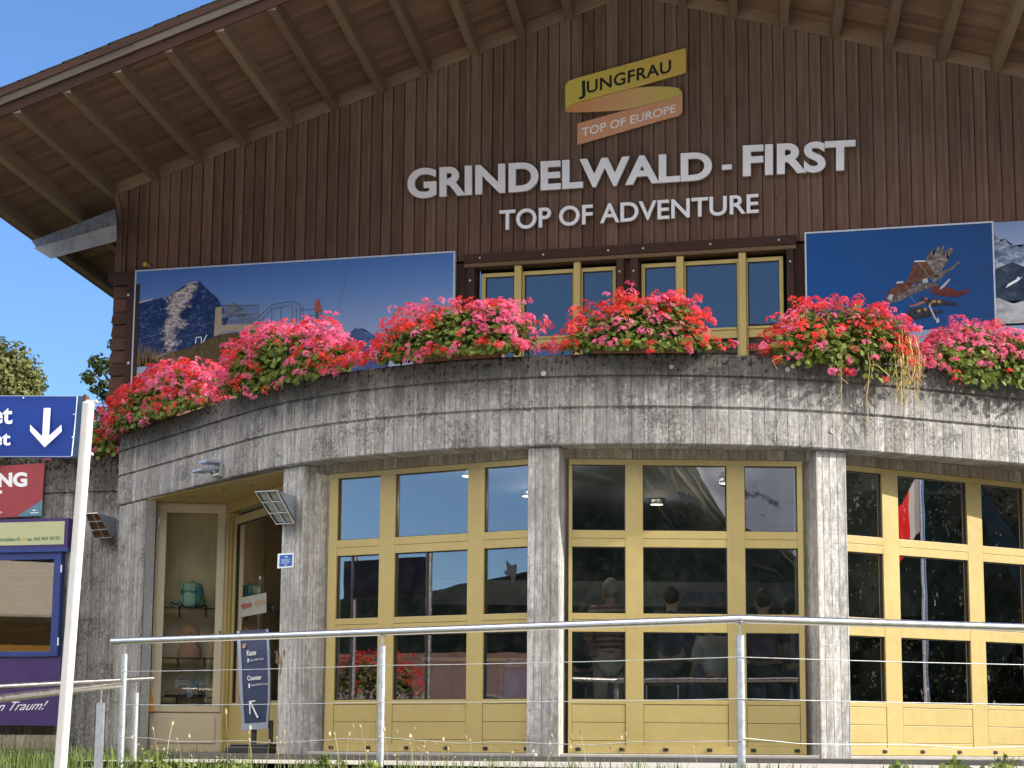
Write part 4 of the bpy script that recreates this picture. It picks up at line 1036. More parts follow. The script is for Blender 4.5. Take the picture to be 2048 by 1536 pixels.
o = panel('photo_panel', 'photo panel of snowy peaks and mist at the right edge of the picture', tr2.x+.012, xr, on_y(2020, 443, YP).z, zsplit+.02,
          grad_mat('panel_haze_sky', 2, 5.6*K, 6.55*K, [(0, (.50, .53, .60)), (.5, (.33, .42, .62)), (1, (.17, .27, .52))]), False)
pr_ = Print(o, YP-.001); pr_.x0, pr_.x1, pr_.z0, pr_.z1 = tr2.x+.012, xr, zsplit+.02, on_y(2020, 443, YP).z
snow = print_mat('panel_snow_peak', [(.38, (.06, .10, .19)), (.52, (.20, .27, .40)), (.64, (.62, .67, .75))], (4, 4, 8))
pr_.shapes([F4([(1775, 290), (1800, 285), (1840, 335), (1860, 350), (1890, 325), (1920, 370), (1960, 382), (2020, 395), (2060, 370), (2500, 300), (2500, 700), (1775, 700)])], snow, 'snow_peak')
pr_.shapes([F4([(1775, 600), (1850, 560), (1950, 520), (2050, 560), (2500, 480), (2500, 900), (1775, 900)])], print_mat('panel_dark_slope', [(.4, (.02, .035, .075)), (.62, (.06, .085, .14)), (.75, (.25, .29, .36))], (5, 5, 10)), 'dark_slope')
pr_.shapes([F4([(1775, 850), (1830, 820), (1900, 850), (1960, 870), (2060, 840), (2500, 800), (2500, 1100), (1775, 1100)])], print_mat('panel_mist', [(.35, (.25, .27, .30)), (.6, (.55, .57, .60)), (.75, (.72, .73, .75))], (3, 3, 6)), 'mist')
pr_.shapes([F4([(1895, 738), (1915, 705), (1985, 665), (2000, 638), (2008, 655), (2035, 645), (2000, 680), (1930, 720)])], M['white_letter'], 'snow_ridge')
o = panel('photo_panel', 'lower strip of mountain photo panel half hidden behind the right hand flowers', on_y(1612, 700, YP).x, xr, zsplit-.012, zsplit-1.0,
          grad_mat('panel_low_sky', 2, 4.9*K, 5.45*K, [(0, (.30, .38, .55)), (1, (.26, .36, .58))]), False)
pr_ = Print(o, YP-.001); pr_.x0, pr_.x1, pr_.z0, pr_.z1 = on_y(1612, 700, YP).x, xr, zsplit-1.0, zsplit-.012
pr_.shapes([F4([(1130, 1240), (1190, 1195), (1240, 1150), (1270, 1105), (1340, 1090), (1420, 1090), (1500, 1150), (1700, 1180), (1900, 1110), (2000, 1120), (2500, 1100), (2500, 1500), (1100, 1500)])], print_mat('panel_low_mountain', [(.4, (.015, .022, .04)), (.65, (.05, .065, .10)), (.8, (.2, .24, .32))], (5, 5, 9)), 'mountain')
# yellow capped spout on the boards
t = thing('wall_spout', 'small yellow capped pipe sticking out of the boards above the left photo panel', 'pipe')
c = on_y(291, 529, YW-.12)
b = MB(); b.tube([c+Vector((0, .13, 0)), c], .028, 12); b.build('pipe', M['white_letter'], t, smooth=True)
b = MB(); b.lathe([(0, -.03), (.03, -.028), (.036, -.02), (.036, .05), (.03, .055)], c, (0, 1, 0), 14); b.build('cap', plain('yellow_cap', (.55, .44, .06), .4), t, smooth=True)

# ================================================================ FLOWER BOXES
def proj(p):
    w_ = Vector(p).dot(_F); return CX + FPX*Vector(p).dot(_R)/w_, CY - FPX*Vector(p).dot(_U)/w_
def path_at(px, z=ZT):
    best = min(range(len(PATH)), key=lambda i: abs(proj(PATH[i][0]+Vector((0, 0, z)))[0]-px))
    p, n, u = PATH[best]; return p+Vector((0, 0, z)), n, Vector((-n.y, n.x, 0))
M['leaf'] = petals('geranium_leaf', (.035, .065, .012), (.20, .26, .045), .35)
M['red'] = petals('red_petal', (.55, .014, .018), (.80, .050, .045), .42)
M['pink'] = petals('pink_petal', (.64, .045, .15), (.80, .165, .32), .4)
M['stem'] = petals('green_stem', (.10, .12, .03), (.24, .22, .06), .1)
M['dry'] = petals('dry_stem', (.36, .27, .08), (.62, .50, .20), .15)
M['planter'] = paint('brown_planter', (.165, .060, .036), .55, .12, 9, 0, .05)
def leaf(b, c, nrm, r, rn, tone):
    n = Vector(nrm).normalized(); x = n.orthogonal().normalized(); a0 = rn.uniform(0, 6.28); y = n.cross(x); pts = []
    for k in range(5):
        a = a0 + 2*PI*k/5; q = r*(1 if k % 2 == 0 else .82)*rn.uniform(.85, 1.1)
        pts.append(c + (x*math.cos(a)+y*math.sin(a))*q + n*rn.uniform(-.22, .22)*r)
    for k in range(1, 4): b.face([pts[0], pts[k], pts[k+1]], None, tone)
def floret(b, c, nrm, r, rn, tone):
    n = Vector(nrm).normalized(); x = n.orthogonal().normalized(); y = n.cross(x); a0 = rn.uniform(0, 6.28)
    for k in range(4):
        a = a0 + PI*2*k/4 + rn.uniform(-.2, .2); d = x*math.cos(a)+y*math.sin(a); e = n.cross(d)
        l = r*rn.uniform(.8, 1.2)
        b.face([c, c+d*l*.6+e*l*.30+n*l*.12, c+d*l+n*l*rn.uniform(-.15, .35), c+d*l*.6-e*l*.30+n*l*.12], None, min(1, max(0, tone+rn.uniform(-.12, .12))))
def flower_box(label, p, n, t, W, H, drop, depth=.36, heads=190, leaves=1500, redness=.5, seed=1, dry=0, vines=0, planter_w=1.0, lop=0.0, drape=.35):
    rn = random.Random(seed); o = thing('flower_box', label, 'flower box', p, 'geranium boxes along the parapet'); o.location = (0, 0, 0)
    Mx = frame_matrix(p - n*.10, t, n)
    b = MB(); hw = planter_w/2
    prof_ = [(-.085, .0), (-.105, .19), (-.12, .19), (-.12, .205), (.12, .205), (.12, .19), (.105, .19), (.085, .0)]
    b.prism([Mx @ Vector((-hw, y, z+.004)) for y, z in prof_], Mx.to_3x3() @ Vector((planter_w, 0, 0)))
    for k in range(int(planter_w/.04)): 
        xx = -hw+.02+k*.04; b.prism([Mx @ Vector((xx, y, z)) for y, z in ((.0855, .02), (.0925, .02), (.1085, .175), (.102, .175))], Mx.to_3x3() @ Vector((.018, 0, 0)))
    b.build('planter', M['planter'], o)
    rx = W/2; sd = Vector((seed*3.1, seed*1.7, 0))
    def shell(bias):
        while True:
            d = Vector((rn.gauss(0, 1), rn.gauss(0, 1), rn.gauss(0, 1)))
            if d.length < .2: continue
            d.normalize()
            if d.z < -drape or (d.y < -.35 and d.z < .35): continue
            if bias and rn.random() > .22 + .78*max(0, min(1, (d.z+.15)*1.15)): continue
            return d
    def pos(d, k):
        nz = mnoise.fractal(d*1.9+sd, 1, 2, 3)
        k *= 1 + .22*nz
        sx = (abs(d.x)**.78)*(1 if d.x > 0 else -1)
        top_ = H*(1+lop*d.x)*(max(0, d.z)**.85)
        return Mx @ Vector((rx*sx*k*(1-.16*max(0, d.z)), depth*d.y*k+.06, .10 + (top_-.10)*k if d.z > 0 else .10+drop*(d.z/drape)*k*max(0, d.y+.25)))
    g3 = Mx.to_3x3()
    fo = MB(); tips = []
    for i in range(leaves):
        d = shell(False); k = rn.uniform(.35, .93)
        c = pos(d, k)
        if c.z < p.z+.02 and (c-p).dot(n) < .03: continue
        leaf(fo, c, g3 @ (d+Vector((rn.uniform(-.7, .7), rn.uniform(-.7, .7), rn.uniform(-.2, .9)))), rn.uniform(.022, .044), rn, rn.random()*.8 + (.2 if rn.random() < .2 else 0))
    stm = []
    R_, P_ = MB(), MB()
    for i in range(heads):
        d = shell(True); k = rn.uniform(.88, 1.07) if rn.random() < .85 else rn.uniform(1.05, 1.13); c = pos(d, k)
        if c.z < p.z+.03 and (c-p).dot(n) < .05: continue
        pat = mnoise.noise(d*1.6+sd*2)*.9 + rn.uniform(-.35, .35)
        tgt = R_ if pat < (redness-.5)*1.2 else P_
        hr = rn.uniform(.040, .062); tone = rn.random()
        out = (g3 @ d + Vector((0, 0, .5))).normalized()
        for q in range(rn.randint(8, 12)):
            v = Vector((rn.gauss(0, 1), rn.gauss(0, 1), rn.gauss(0, 1))).normalized()
            v = (v + out*.75).normalized()
            floret(tgt, c+Vector((v.x*hr, v.y*hr, v.z*hr*.8)), v+out*.4, rn.uniform(.017, .026), rn, tone*.75+rn.uniform(0, .25))
        if rn.random() < .55: stm.append((pos(d, .45), c))
    for a, c in stm: fo.tube([a, (a+c)/2+Vector((rn.uniform(-.02, .02), 0, rn.uniform(0, .03))), c], .0028, 3, .9, cap=False)
    fo.build('foliage', M['leaf'], o)
    tag(R_.build('red_blossoms', M['red'], o), kind='stuff'); tag(P_.build('pink_blossoms', M['pink'], o), kind='stuff')
    if vines:
        vb = MB()
        for q in range(vines):
            ex = rn.uniform(.24, .44)*W if q % 5 else rn.uniform(-.1, .4)*W
            z0 = rn.uniform(.05, .35); ln = rn.uniform(.25, .75) if q % 5 else rn.uniform(.6, 1.0); y0 = depth*rn.uniform(.7, 1.05)
            pth = []; wx = rn.uniform(0, 6)
            for s_ in range(11):
                f = s_/10; pth.append(Mx @ Vector((ex+.035*math.sin(wx+f*7)*f+rn.uniform(-.008, .008), y0+.05*math.sin(f*3)-.02*f+.02*math.sin(wx*2+f*9), z0+.08*math.sin(f*3.1)-ln*f*1.0)))
            vb.tube(pth, rn.uniform(.003, .0055), 4, rn.random(), cap=False)
            for z_ in range(3):
                a = rn.randint(4, 9); e = pth[a]; vb.tube([e, e+Vector((rn.uniform(-.05, .05), -.02, -.03)), e+Vector((rn.uniform(-.09, .09), -.02, -.08))], .0028, 4, rn.random(), cap=False)
        for q in range(dry):
            d = shell(True); a = pos(d, .5); c = pos(d, 1.0); vb.tube([a, (a+c)/2+Vector((0, 0, .05)), c, c+Vector((rn.uniform(-.06, .06), -.02, rn.uniform(-.1, .03)))], .0035, 4, rn.random(), cap=False)
        vb.build('trailing_stems', M['dry'], o)
    return o
FB = [(318, 104, 722, .16, 'geranium box on the sloping left end of the parapet, next to the blue sign', .44, 1, 0, 0, -.10),
      (562, 134, 636, .22, 'tall pink and red geranium box in front of the printed lookout platform', .36, 2, 0, 0, -.22),
      (908, 166, 592, .10, 'geranium box with its ribbed brown planter showing, at the left upper window', .42, 3, 0, 0, .05),
      (1288, 158, 575, .12, 'geranium box below the dark posts between the two upper windows', .54, 4, 0, 0, .08),
      (1690, 150, 592, .34, 'geranium box with long dry yellow stems trailing down the concrete', .62, 5, 26, 26, .02),
      (1985, 128, 640, .30, 'low pink geranium box at the right edge under the snowy peak panel', .36, 6, 0, 3, -.1)]
for px, hpx, ytop, drop, label, red, seed, dry, vines, lop in FB:
    p, n, t = path_at(px); y0 = proj(p)[1]; sc_ = FPX/p.dot(_F)
    a, c = proj(p-t*.5), proj(p+t*.5); W = 2.1*hpx/abs(c[0]-a[0]); H = (y0-ytop)/sc_*.90
    flower_box(label, p, n, t, W, H, drop, redness=red, seed=seed, dry=dry, vines=vines, lop=lop, heads=int(185*W), leaves=int(2100*W), planter_w=min(1.0, W*.6))
p = on_y(176, 905, 25.20); p.z = 3.83
flower_box('geranium box on the low left wall, partly behind the blue sign', p, Vector((0, -1, 0)), Vector((1, 0, 0)), 1.45, .62, .2, redness=.6, seed=8, heads=150, leaves=1200, planter_w=.9, lop=.25)
p = Vector((p.x-1.7, p.y, p.z))
flower_box('geranium box mostly hidden behind the blue sign, its lowest blossoms hanging out below', p, Vector((0, -1, 0)), Vector((1, 0, 0)), 1.6, .6, .28, redness=.75, seed=9, heads=150, leaves=900, planter_w=.9)

# ================================================================ RAILINGS
def rail_run(name_label, pts, post_at, zt_, zg_, cables, mat_rail, r=.030, post_r=.030, ext0=0.0):
    o = thing('railing', name_label, 'railing')
    P = [Vector((p.x, p.y, zt_)) for p in pts]
    for a, c in zip(P, P[1:]):
        b = MB(); d = (c-a).normalized(); b.tube([a-d*(.0 if a is P[0] else .012), c+d*.012], r, 18); b.build('handrail', mat_rail, o, smooth=True)
    for q in post_at:
        b = MB(); b.tube([Vector((q.x, q.y, zg_)), Vector((q.x, q.y, zt_-.115))], post_r, 16); pst = b.build('post', M['galv'], o, smooth=True)
        b = MB(); b.tube([Vector((q.x, q.y, zt_-.115)), Vector((q.x, q.y, zt_-.028))], .007, 8); b.box(q.x-.03, q.x+.03, q.y-.02, q.y+.02, zt_-.036, zt_-.029); b.build('rail_pin', M['steel'], pst)
    for ci, zc_ in enumerate(cables):
        b = MB(); path = []
        off = post_r+.004
        prev = None
        for i, (a, c) in enumerate(zip(post_at, post_at[1:])):
            dn = Vector((c.y-a.y, a.x-c.x, 0)).normalized()
            if dn.y > 0: dn = -dn
            for k in range(9):
                f = k/8; sag = (.035 if ci == 2 else .008)*4*f*(1-f)
                wob = .012*math.sin(k*2.1+i) if ci == 2 else 0
                q = a.lerp(c, f)+dn*off; path.append(Vector((q.x, q.y, zc_-sag+wob)))
        b.tube(path, .0033, 6); b.build('cable', M['galv'], o, smooth=True)
    return o
def on_line(px, a, c):
    best = min((k/400 for k in range(-80, 600)), key=lambda f: abs(proj(a.lerp(c, f))[0]-px)); return a.lerp(c, best)
RBz = Vector(RB); RAz = Vector(RA); RCz = Vector(RC)
posts = [on_line(250, RBz, RAz), on_line(765, RBz, RAz), on_line(1480, RBz, RAz), on_line(2330, RBz, RCz)]
rail_run('long steel railing with thin cables in front of the yellow doors', [RAz, RBz, RCz], posts, .932, -.30, [.932-.272, .932-.565, .932-.85], M['steel'])
# handrails of the path at the left, running down out of the picture
def simple_rail(label, a, c, r, mat, posts_, clamps=()):
    o = thing('handrail', label, 'handrail'); b = MB(); b.tube([a, c], r, 16); b.build('tube', mat, o, smooth=True)
    for px, ytop, wd, flatp in posts_:
        q = on_line(px, a, c)
        if flatp:
            b = MB(); b.box(q.x-wd, q.x+wd, q.y-.012, q.y+.012, -.35, q.z-.13); b.build('post', M['galv'], o)
        else:
            b = MB(); b.tube([Vector((q.x, q.y, -.35)), Vector((q.x, q.y, q.z-.13))], wd, 12); b.build('post', M['galv'], o, smooth=True)
        b = MB(); b.tube([Vector((q.x, q.y, q.z-.13)), Vector((q.x, q.y, q.z-.03))], .006, 8); b.build('rail_pin', M['steel'], o)
    return o
M['glary_steel'] = metal('sunlit_steel', (.80, .77, .72), .30, .05)
simple_rail('bright steel handrail ending at the railing post, left foreground', at_depth(-40, 1402, 14.6), at_depth(240, 1368, 17.0), .030, M['glary_steel'], [(203, 1396, .032, True)])
simple_rail('dark steel handrail running behind the white pole to the end of the concrete wall', at_depth(-60, 1376, 18.6), at_depth(305, 1357, 20.5), .026, M['dark_steel'], [(273, 1380, .03, False)])

# ================================================================ SIGNS AT THE LEFT
sd = 12.8
def sp(px, py, w_=sd): return at_depth(px, py, w_)
t = thing('direction_sign', 'blue direction sign with white down arrow on a tall white pole', 'sign')
b = MB(); tp, bp = sp(177, 806), sp(122, 1520); dirp = (bp-tp).normalized(); btm = bp+dirp*(.0); k = (-1.5-bp.z)/dirp.z; btm = bp+dirp*max(0, k)
b.tube([tp, btm], [.037, .040], 20); b.lathe([(0, .012), (.03, .008), (.037, 0)], tp, (-dirp), 20); pole = b.build('pole', M['white_pole'], t, smooth=True)
ux = Vector(_R0); nf = Vector((math.sin(YAW), -math.cos(YAW), 0))
nf = -Vector((_F.x, _F.y, 0)).normalized()
p_tr, p_br = sp(155, 792), sp(144, 912.5)
lean = (p_tr-p_br).normalized(); wS = 1.25
msg = paint('sign_blue', (.004, .045, .31), .35, .10, 7, 0, .02)
b = MB(); b.prism([p_tr, p_tr-ux*wS, p_br-ux*wS, p_br], tuple(-nf*.10)); b.build('sign_box', msg, t)
b = MB(); b.prism([p_tr+ux*.002, p_tr+ux*.034, p_br+ux*.034, p_br+ux*.002], tuple(-nf*.16)); b.build('side_strip', paint('side_teal', (.03, .09, .20), .4, .15, 9), t)
b = MB(); b.prism([p_tr+ux*.0345+lean*.01, p_tr+ux*.052+lean*.01, p_br+ux*.052-lean*.01, p_br+ux*.0345-lean*.01], tuple(-nf*.10)); b.build('rusty_bracket', paint('rust', (.16, .055, .03), .8, .4, 30), t)
b = MB()
for f in (.06, .93):
    c = p_tr.lerp(p_br, f)+ux*.05; b.prism([c, c+ux*.07, c+ux*.07-lean*.014, c-lean*.014], tuple(-nf*.05))
b.build('clamp', M['white_pole'], t)
q_ = p_tr+nf*.0015
def on_sign(px, py): return on_plane(px, py, q_, nf)
def fl_(polys, mat, name, par, pl=on_sign, nn=nf, th=.0015):
    b = MB()
    for q in polys: b.prism([pl(a, c) for a, c in q], tuple(nn*th))
    return b.build(name, mat, par)
fl_([[(87.6, 816), (101.3, 816), (98, 872), (122.8, 849.5), (123.4, 863), (89.3, 894.5), (60.4, 862.5), (60.4, 849.5), (84.5, 873)]], M['white_letter'], 'arrow', t)
fl_([[(154, 792.5), (155.5, 792.5), (151, 850), (144.5, 912), (142.5, 912), (149, 850)]], M['white_letter'], 'border_line', t)
fl_([[(-200, 790), (154, 791.6), (154, 793), (-200, 791.4)], [(-200, 912.5), (143, 912.5), (143, 913.6), (-200, 913.6)]], plain('sign_edge', (.30, .38, .50), .5), 'edge_line', t)
letters('et', quad(on_sign(-19, 848), on_sign(24.5, 848), on_sign(25.5, 816), on_sign(-18, 816)), nf, .0015, M['white_letter'], t, bold=.02)
letters('et', quad(on_sign(-17, 891), on_sign(20.5, 891), on_sign(21.5, 867), on_sign(-16, 867)), nf, .0015, M['white_letter'], t, bold=.02)
b = MB()
for px, py in ((46.5, 795.5), (148, 828.5), (145, 874.5)): b.lathe([(0, .003), (.004, .0025), (.005, 0)], on_sign(px, py), nf, 8)
b.build('rivet', M['white_letter'], t)

# banner on the left wall
YB = 25.10; NB = Vector((0, -1, 0)); PB = Vector((0, YB, 0)); on_b = lambda px, py: on_y(px, py, YB-.0125)
t = thing('banner', 'red banner with white letters NG and a teal corner on the left concrete wall', 'banner')
mred = paint('banner_red', (.33, .045, .055), .45, .05, 3, 0, 0); mteal = plain('banner_teal', (.10, .24, .32), .45)
b = MB(); b.prism([on_y(px, py, YB) for px, py in ((-330, 953), (90.5, 926.3), (83, 1032), (-335, 1050))], (0, -.012, 0)); b.build('sheet', mred, t)
fl_([[(33, 1033), (85.2, 999.5), (82.8, 1032)]], mteal, 'corner', t, on_b, NB)
letters('NG', quad(on_b(-4, 974.5), on_b(54.5, 973.5), on_b(54.5, 944), on_b(-4, 946)), NB, .001, M['white_letter'], t, bold=.045)
fl_([[(-8, 981.5), (4, 981), (4, 987), (-8, 987.5)]], M['white_letter'], 'letter', t, on_b, NB, .001)
letters('ch', quad(on_b(-3, 1027.5), on_b(4, 1027), on_b(4, 1022), on_b(-3, 1022.5)), NB, .001, M['white_letter'], t)
on_b2 = lambda px, py: on_y(px, py, YB-.0142)
fl_([[(60.5, 1025), (77, 1024.5), (77, 1026.3), (60.5, 1026.8)], [(65.5, 1019.5), (69, 1018.6), (70, 1021), (68, 1022.3), (65.5, 1021.6)], [(71, 1019.8), (73.5, 1019.8), (73.5, 1021.2), (71, 1021.2)]], M['white_letter'], 'emblem', t, on_b2, NB, .001)

# advertising display case in front of the left wall
YD = 24.70
t = thing('display_case', 'purple and blue glazed advertising case with cream header and phone number, left foreground wall', 'display case')
mpur = paint('purple_paint', (.050, .028, .145), .4, .12, 4, 0, .02); mblu = paint('blue_paint', (.020, .050, .23), .4, .12, 5, 0, .02)
mcream = plain('header_cream', (.50, .52, .30), .5, .05); mgreen = plain('header_green', (.03, .15, .05), .5); mgold = plain('gold_letter', (.55, .44, .14), .5)
def rect_d(x0, y0, x1, y1, yy, th, mat, name, sl=-.05):
    """px rectangle on the display's plane; sl: slope of its level lines"""
    b = MB(); b.prism([on_y(a, c, yy) for a, c in ((x0, y0-sl*0+(0)), (x1, y0+sl*(x1-x0)), (x1, y1+sl*(x1-x0)*.35), (x0, y1))], (0, -th, 0)); return b.build(name, mat, t)
def zx(px, py): v = on_y(px, py, YD); return v.x, v.z
XR = zx(137, 1040)[0]; XL = XR-1.75; ZH1 = zx(100, 1036.5)[1]; ZH0 = zx(100, 1096)[1]
b = MB(); b.box(XL, XR, YD, YD+.16, ZH0, ZH1); b.build('header', mpur, t)
XRc = zx(129, 1065)[0]; b = MB(); b.box(XL+.05, XRc, YD-.006, YD-.0005, zx(60, 1090)[1], zx(60, 1044)[1]); hd = b.build('header_panel', mcream, t)
yh = YD-.0065; on_h = lambda px, py: on_y(px, py, yh)
letters('-holzbau.ch', quad(on_h(-2, 1083.5), on_h(41, 1081.5), on_h(41, 1073.5), on_h(-2, 1075.5)), NB, .001, mgreen, hd, split=False, bold=.02, name='lettering')
fl_([[(47.5, 1073.5), (51.5, 1077.3), (47.7, 1081.5), (43.7, 1077.7)]], plain('header_diamond', (.55, .42, .05), .5), 'diamond', hd, on_h, NB, .001)
letters('tel. 033 853 20 02', quad(on_h(53.5, 1081.8), on_h(119.5, 1079), on_h(119.5, 1072.4), on_h(53.5, 1075.4)), NB, .001, mgreen, hd, split=False, bold=.025, name='lettering')
b = MB(); b.box(XL, XR+.05, YD-.07, YD+.18, ZH0-.055, ZH0-.001); b.build('rain_ledge', mblu, t)
XC = zx(121, 1200)[0]; ZC1 = ZH0-.056; ZC0 = zx(60, 1313)[1]; gx = zx(107, 1200)[0]; gz1_, gz0_ = zx(60, 1120)[1], zx(60, 1303)[1]
b = MB(); b.box(gx, XC, YD-.03, YD+.08, ZC0, ZC1); b.box(XL, gx, YD-.03, YD+.08, gz1_, ZC1); b.box(XL, gx, YD-.03, YD+.08, ZC0, gz0_); b.build('case_frame', mblu, t, bevel=.004)
mbk = plain('case_back', (.22, .205, .15), .7)
b = MB(); b.box(XL, gx, YD+.05, YD+.08, gz0_, gz1_); bk = b.build('case_back', mbk, t)
b = MB(); b.box(XL, gx, YD-.018, YD-.013, gz0_, gz1_); b.build('pane', M['glass_display'], t)
b = MB()
for py in (1137, 1283): c = on_y(125, py, YD-.03); b.box(XC-.001, XC+.014, YD-.034, YD-.02, c.z-.05, c.z+.05)
b.build('hinge', M['white_letter'], t)
yk = YD+.0495; on_k = lambda px, py: on_y(px, py, yk); NBv = NB
for txt, x0, x1, yb, hh in (('Planung:', 24, 57, 1136, 8), ('Zimmerarbeiten:', 22, 84, 1170, 8.5), ('Schreinerarbeiten:', 19, 88, 1211, 8.5), ('Dachdeckerarbeiten:', 17, 96, 1262, 8.5), ('Photovoltaikanlagen:', 17, 96, 1295, 8.5)):
    letters(txt, quad(on_k(x0, yb), on_k(x1, yb-1), on_k(x1, yb-hh-1), on_k(x0, yb-hh)), NB, .001, mgold, bk, split=False, bold=.02, name='lettering')
    fl_([[(x0-7, yb-hh/2-3.6), (x0-3.4, yb-hh/2), (x0-7, yb-hh/2+3.6), (x0-10.6, yb-hh/2)]], mgold, 'diamond', bk, on_k, NB, .001)
# small lines under the headings, too small to read
b = MB()
for yb, n_ in ((1142, 2), (1177, 1), (1269, 1)):
    for k in range(n_):
        for x in range(14, 108, 11): b.prism([on_k(x, yb+k*7), on_k(x+rnd.uniform(6, 9.5), yb+k*7), on_k(x+8, yb+k*7+2.2), on_k(x, yb+k*7+2.2)], (0, -.001, 0))
b.build('small_print', mgold, bk)
b = MB(); ZL0 = zx(60, 1451)[1]; b.box(XL, zx(118, 1400)[0], YD, YD+.12, ZL0, ZC0-.004); lp = b.build('lower_panel', mpur, t)
ys_ = YD-.0005; on_s = lambda px, py: on_y(px, py, ys_)
letters('n Traum!', quad(on_s(-6, 1422), on_s(92, 1419), on_s(97, 1401), on_s(-1, 1404)), NB, .001, M['white_letter'], lp, split=False, shear=.45, name='lettering')
b = MB(); b.box(zx(128, 1200)[0]-.015, zx(128, 1200)[0]+.02, YD+.08, YD+.13, -.3, ZH0); b.box(XL, XL+.05, YD+.08, YD+.13, -.3, ZH0); b.build('support_post', M['galv'], t)
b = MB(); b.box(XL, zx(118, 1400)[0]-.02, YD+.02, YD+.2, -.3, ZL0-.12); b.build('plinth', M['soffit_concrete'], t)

# ================================================================ LAMPS, BRACKET, PLAQUE
def flood_light(label, corners, back, tube_mat, cat='floodlight'):
    """corners: tl, tr, br, bl of the tilted front (3D); back: two 3D points of the wall side"""
    o = thing('floodlight', label, cat); tl_, tr_, br_, bl_ = corners
    n = (bl_-tl_).cross(tr_-tl_).normalized()
    if n.dot(Vector((0, -1, 0))) < 0: n = -n
    ins = -n*.02
    b = MB(); a0, a1 = back
    b.face([tl_, tr_, a0[1], a0[0]]); b.face([tr_, br_, a1[1], a0[1]]); b.face([tl_, a0[0], a1[0], bl_]); b.face([bl_, a1[0], a1[1], br_]); b.face([a0[0], a0[1], a1[1], a1[0]])
    b.build('housing', M['sheet_light'], o)
    b = MB(); q = quad(bl_, br_, tr_, tl_)
    P = lambda s, t_: q(s, t_)+ins
    for i in range(2):
        for j in range(3):
            e = .035; b.face([P(i/2+e, j/3+e), P((i+1)/2-e, j/3+e), P((i+1)/2-e, (j+1)/3-e), P(i/2+e, (j+1)/3-e)])
    b.build('lens', tube_mat, o)
    b = MB(); P = lambda s, t_: q(s, t_)
    for i in (0, .5, 1): b.tube([P(i, 0), P(i, 1)], .008, 6)
    for j in (0, .33, .67, 1): b.tube([P(0, j)+n*.006, P(1, j)+n*.006], .008, 6)
    b.face([P(.01, .01)-n*.03, P(.99, .01)-n*.03, P(.99, .99)-n*.03, P(.01, .99)-n*.03])
    b.build('guard', M['galv'], o)
    return o
M['sheet_light'] = paint('lamp_sheet', (.42, .46, .56), .35, .12, 14, .4, .03)
mlens = paint('lamp_lens', (.34, .36, .30), .25, .2, 16); mlens2 = paint('rusty_lens', (.19, .07, .035), .5, .25, 20)
n1, t1 = ringn(PIL[0]), ringt(PIL[0]); pp = ringp(PIL[0], 5.40)
def pil(px, py, out): return on_plane(px, py, pp+n1*out, n1)
cs = [pil(511, 984, .34), pil(553, 981, .34), pil(588, 1046, .12), pil(553, 1048, .14)]
flood_light('tilted square floodlight with wire guard on the first concrete pillar', cs, ((pil(553, 984, .0), pil(590, 992, .0)), (pil(556, 1046, .0), pil(590, 1044, .0))), mlens)
YWl = 25.15
def lw(px, py, out): return on_y(px, py, YWl-out)
cs = [lw(171, 1027, .42), lw(196, 1026, .42), lw(224, 1074, .16), lw(190, 1077, .18)]
flood_light('old floodlight with rusty lens on the flat concrete wall behind the white pole', cs, ((lw(196, 1030, .005), lw(232, 1036, .005)), (lw(198, 1076, .005), lw(230, 1070, .005))), mlens2)
def onr(px, py, out=0.0):
    c = on_ring(px, py) if px > 480 else on_plane(px, py, along(-11), n42)
    return c + n42*out
t = thing('wall_bracket', 'small grey sensor bracket on the parapet above the entrance', 'bracket')
c = onr(440, 945); tt = ringt(-42)
Mb = frame_matrix(c, tt, n42)
b = MB(); b.box(-.05, .10, .0, .05, -.06, .10, None, Mb); b.box(-.02, .08, .05, .12, .02, .07, None, Mb); b.build('arm', M['galv'], t, bevel=.004)
b = MB(); b.box(-.10, .14, .06, .24, .09, .125, None, Mb); b.box(-.24, .04, .10, .26, .0, .032, None, Mb); b.build('head', M['sheet_light'], t, bevel=.006)
b = MB(); b.tube([Mb @ Vector((-.04, .1, .01)), Mb @ Vector((.03, .1, -.05)), Mb @ Vector((.09, .04, -.03))], .02, 8); b.build('knuckle', M['galv'], t, smooth=True)
t = thing('plaque', 'small blue enamel plaque with white border on the first pillar', 'plaque')
b = MB(); b.prism([pil(556.5, 1107.5, .001), pil(588, 1105.5, .001), pil(587, 1134.5, .001), pil(555.5, 1137, .001)], tuple(n1*.006)); b.build('plate', M['white_letter'], t)
b = MB(); b.prism([pil(559.5, 1110.5, .0075), pil(585, 1108.8, .0075), pil(584, 1131.5, .0075), pil(558.5, 1133.8, .0075)], tuple(n1*.0012)); b.build('field', plain('plaque_blue', (.02, .10, .42), .35), t)
b = MB()
for k in range(4): b.prism([pil(562.5, 1118.5+k*2.6, .0088), pil(581.5-(k % 2)*3, 1117.4+k*2.6, .0088), pil(581.5-(k % 2)*3, 1118.4+k*2.6, .0088), pil(562.5, 1119.5+k*2.6, .0088)], tuple(n1*.0006))
b.prism([pil(568, 1114, .0088), pil(574, 1112, .0088), pil(577, 1113.2, .0088), pil(572, 1116, .0088)], tuple(n1*.0006)); b.prism([pil(568, 1130, .0088), pil(574, 1128.6, .0088), pil(575, 1130, .0088), pil(569, 1131.4, .0088)], tuple(n1*.0006))
b.build('plaque_print', plain('plaque_print', (.55, .66, .85), .4), t)
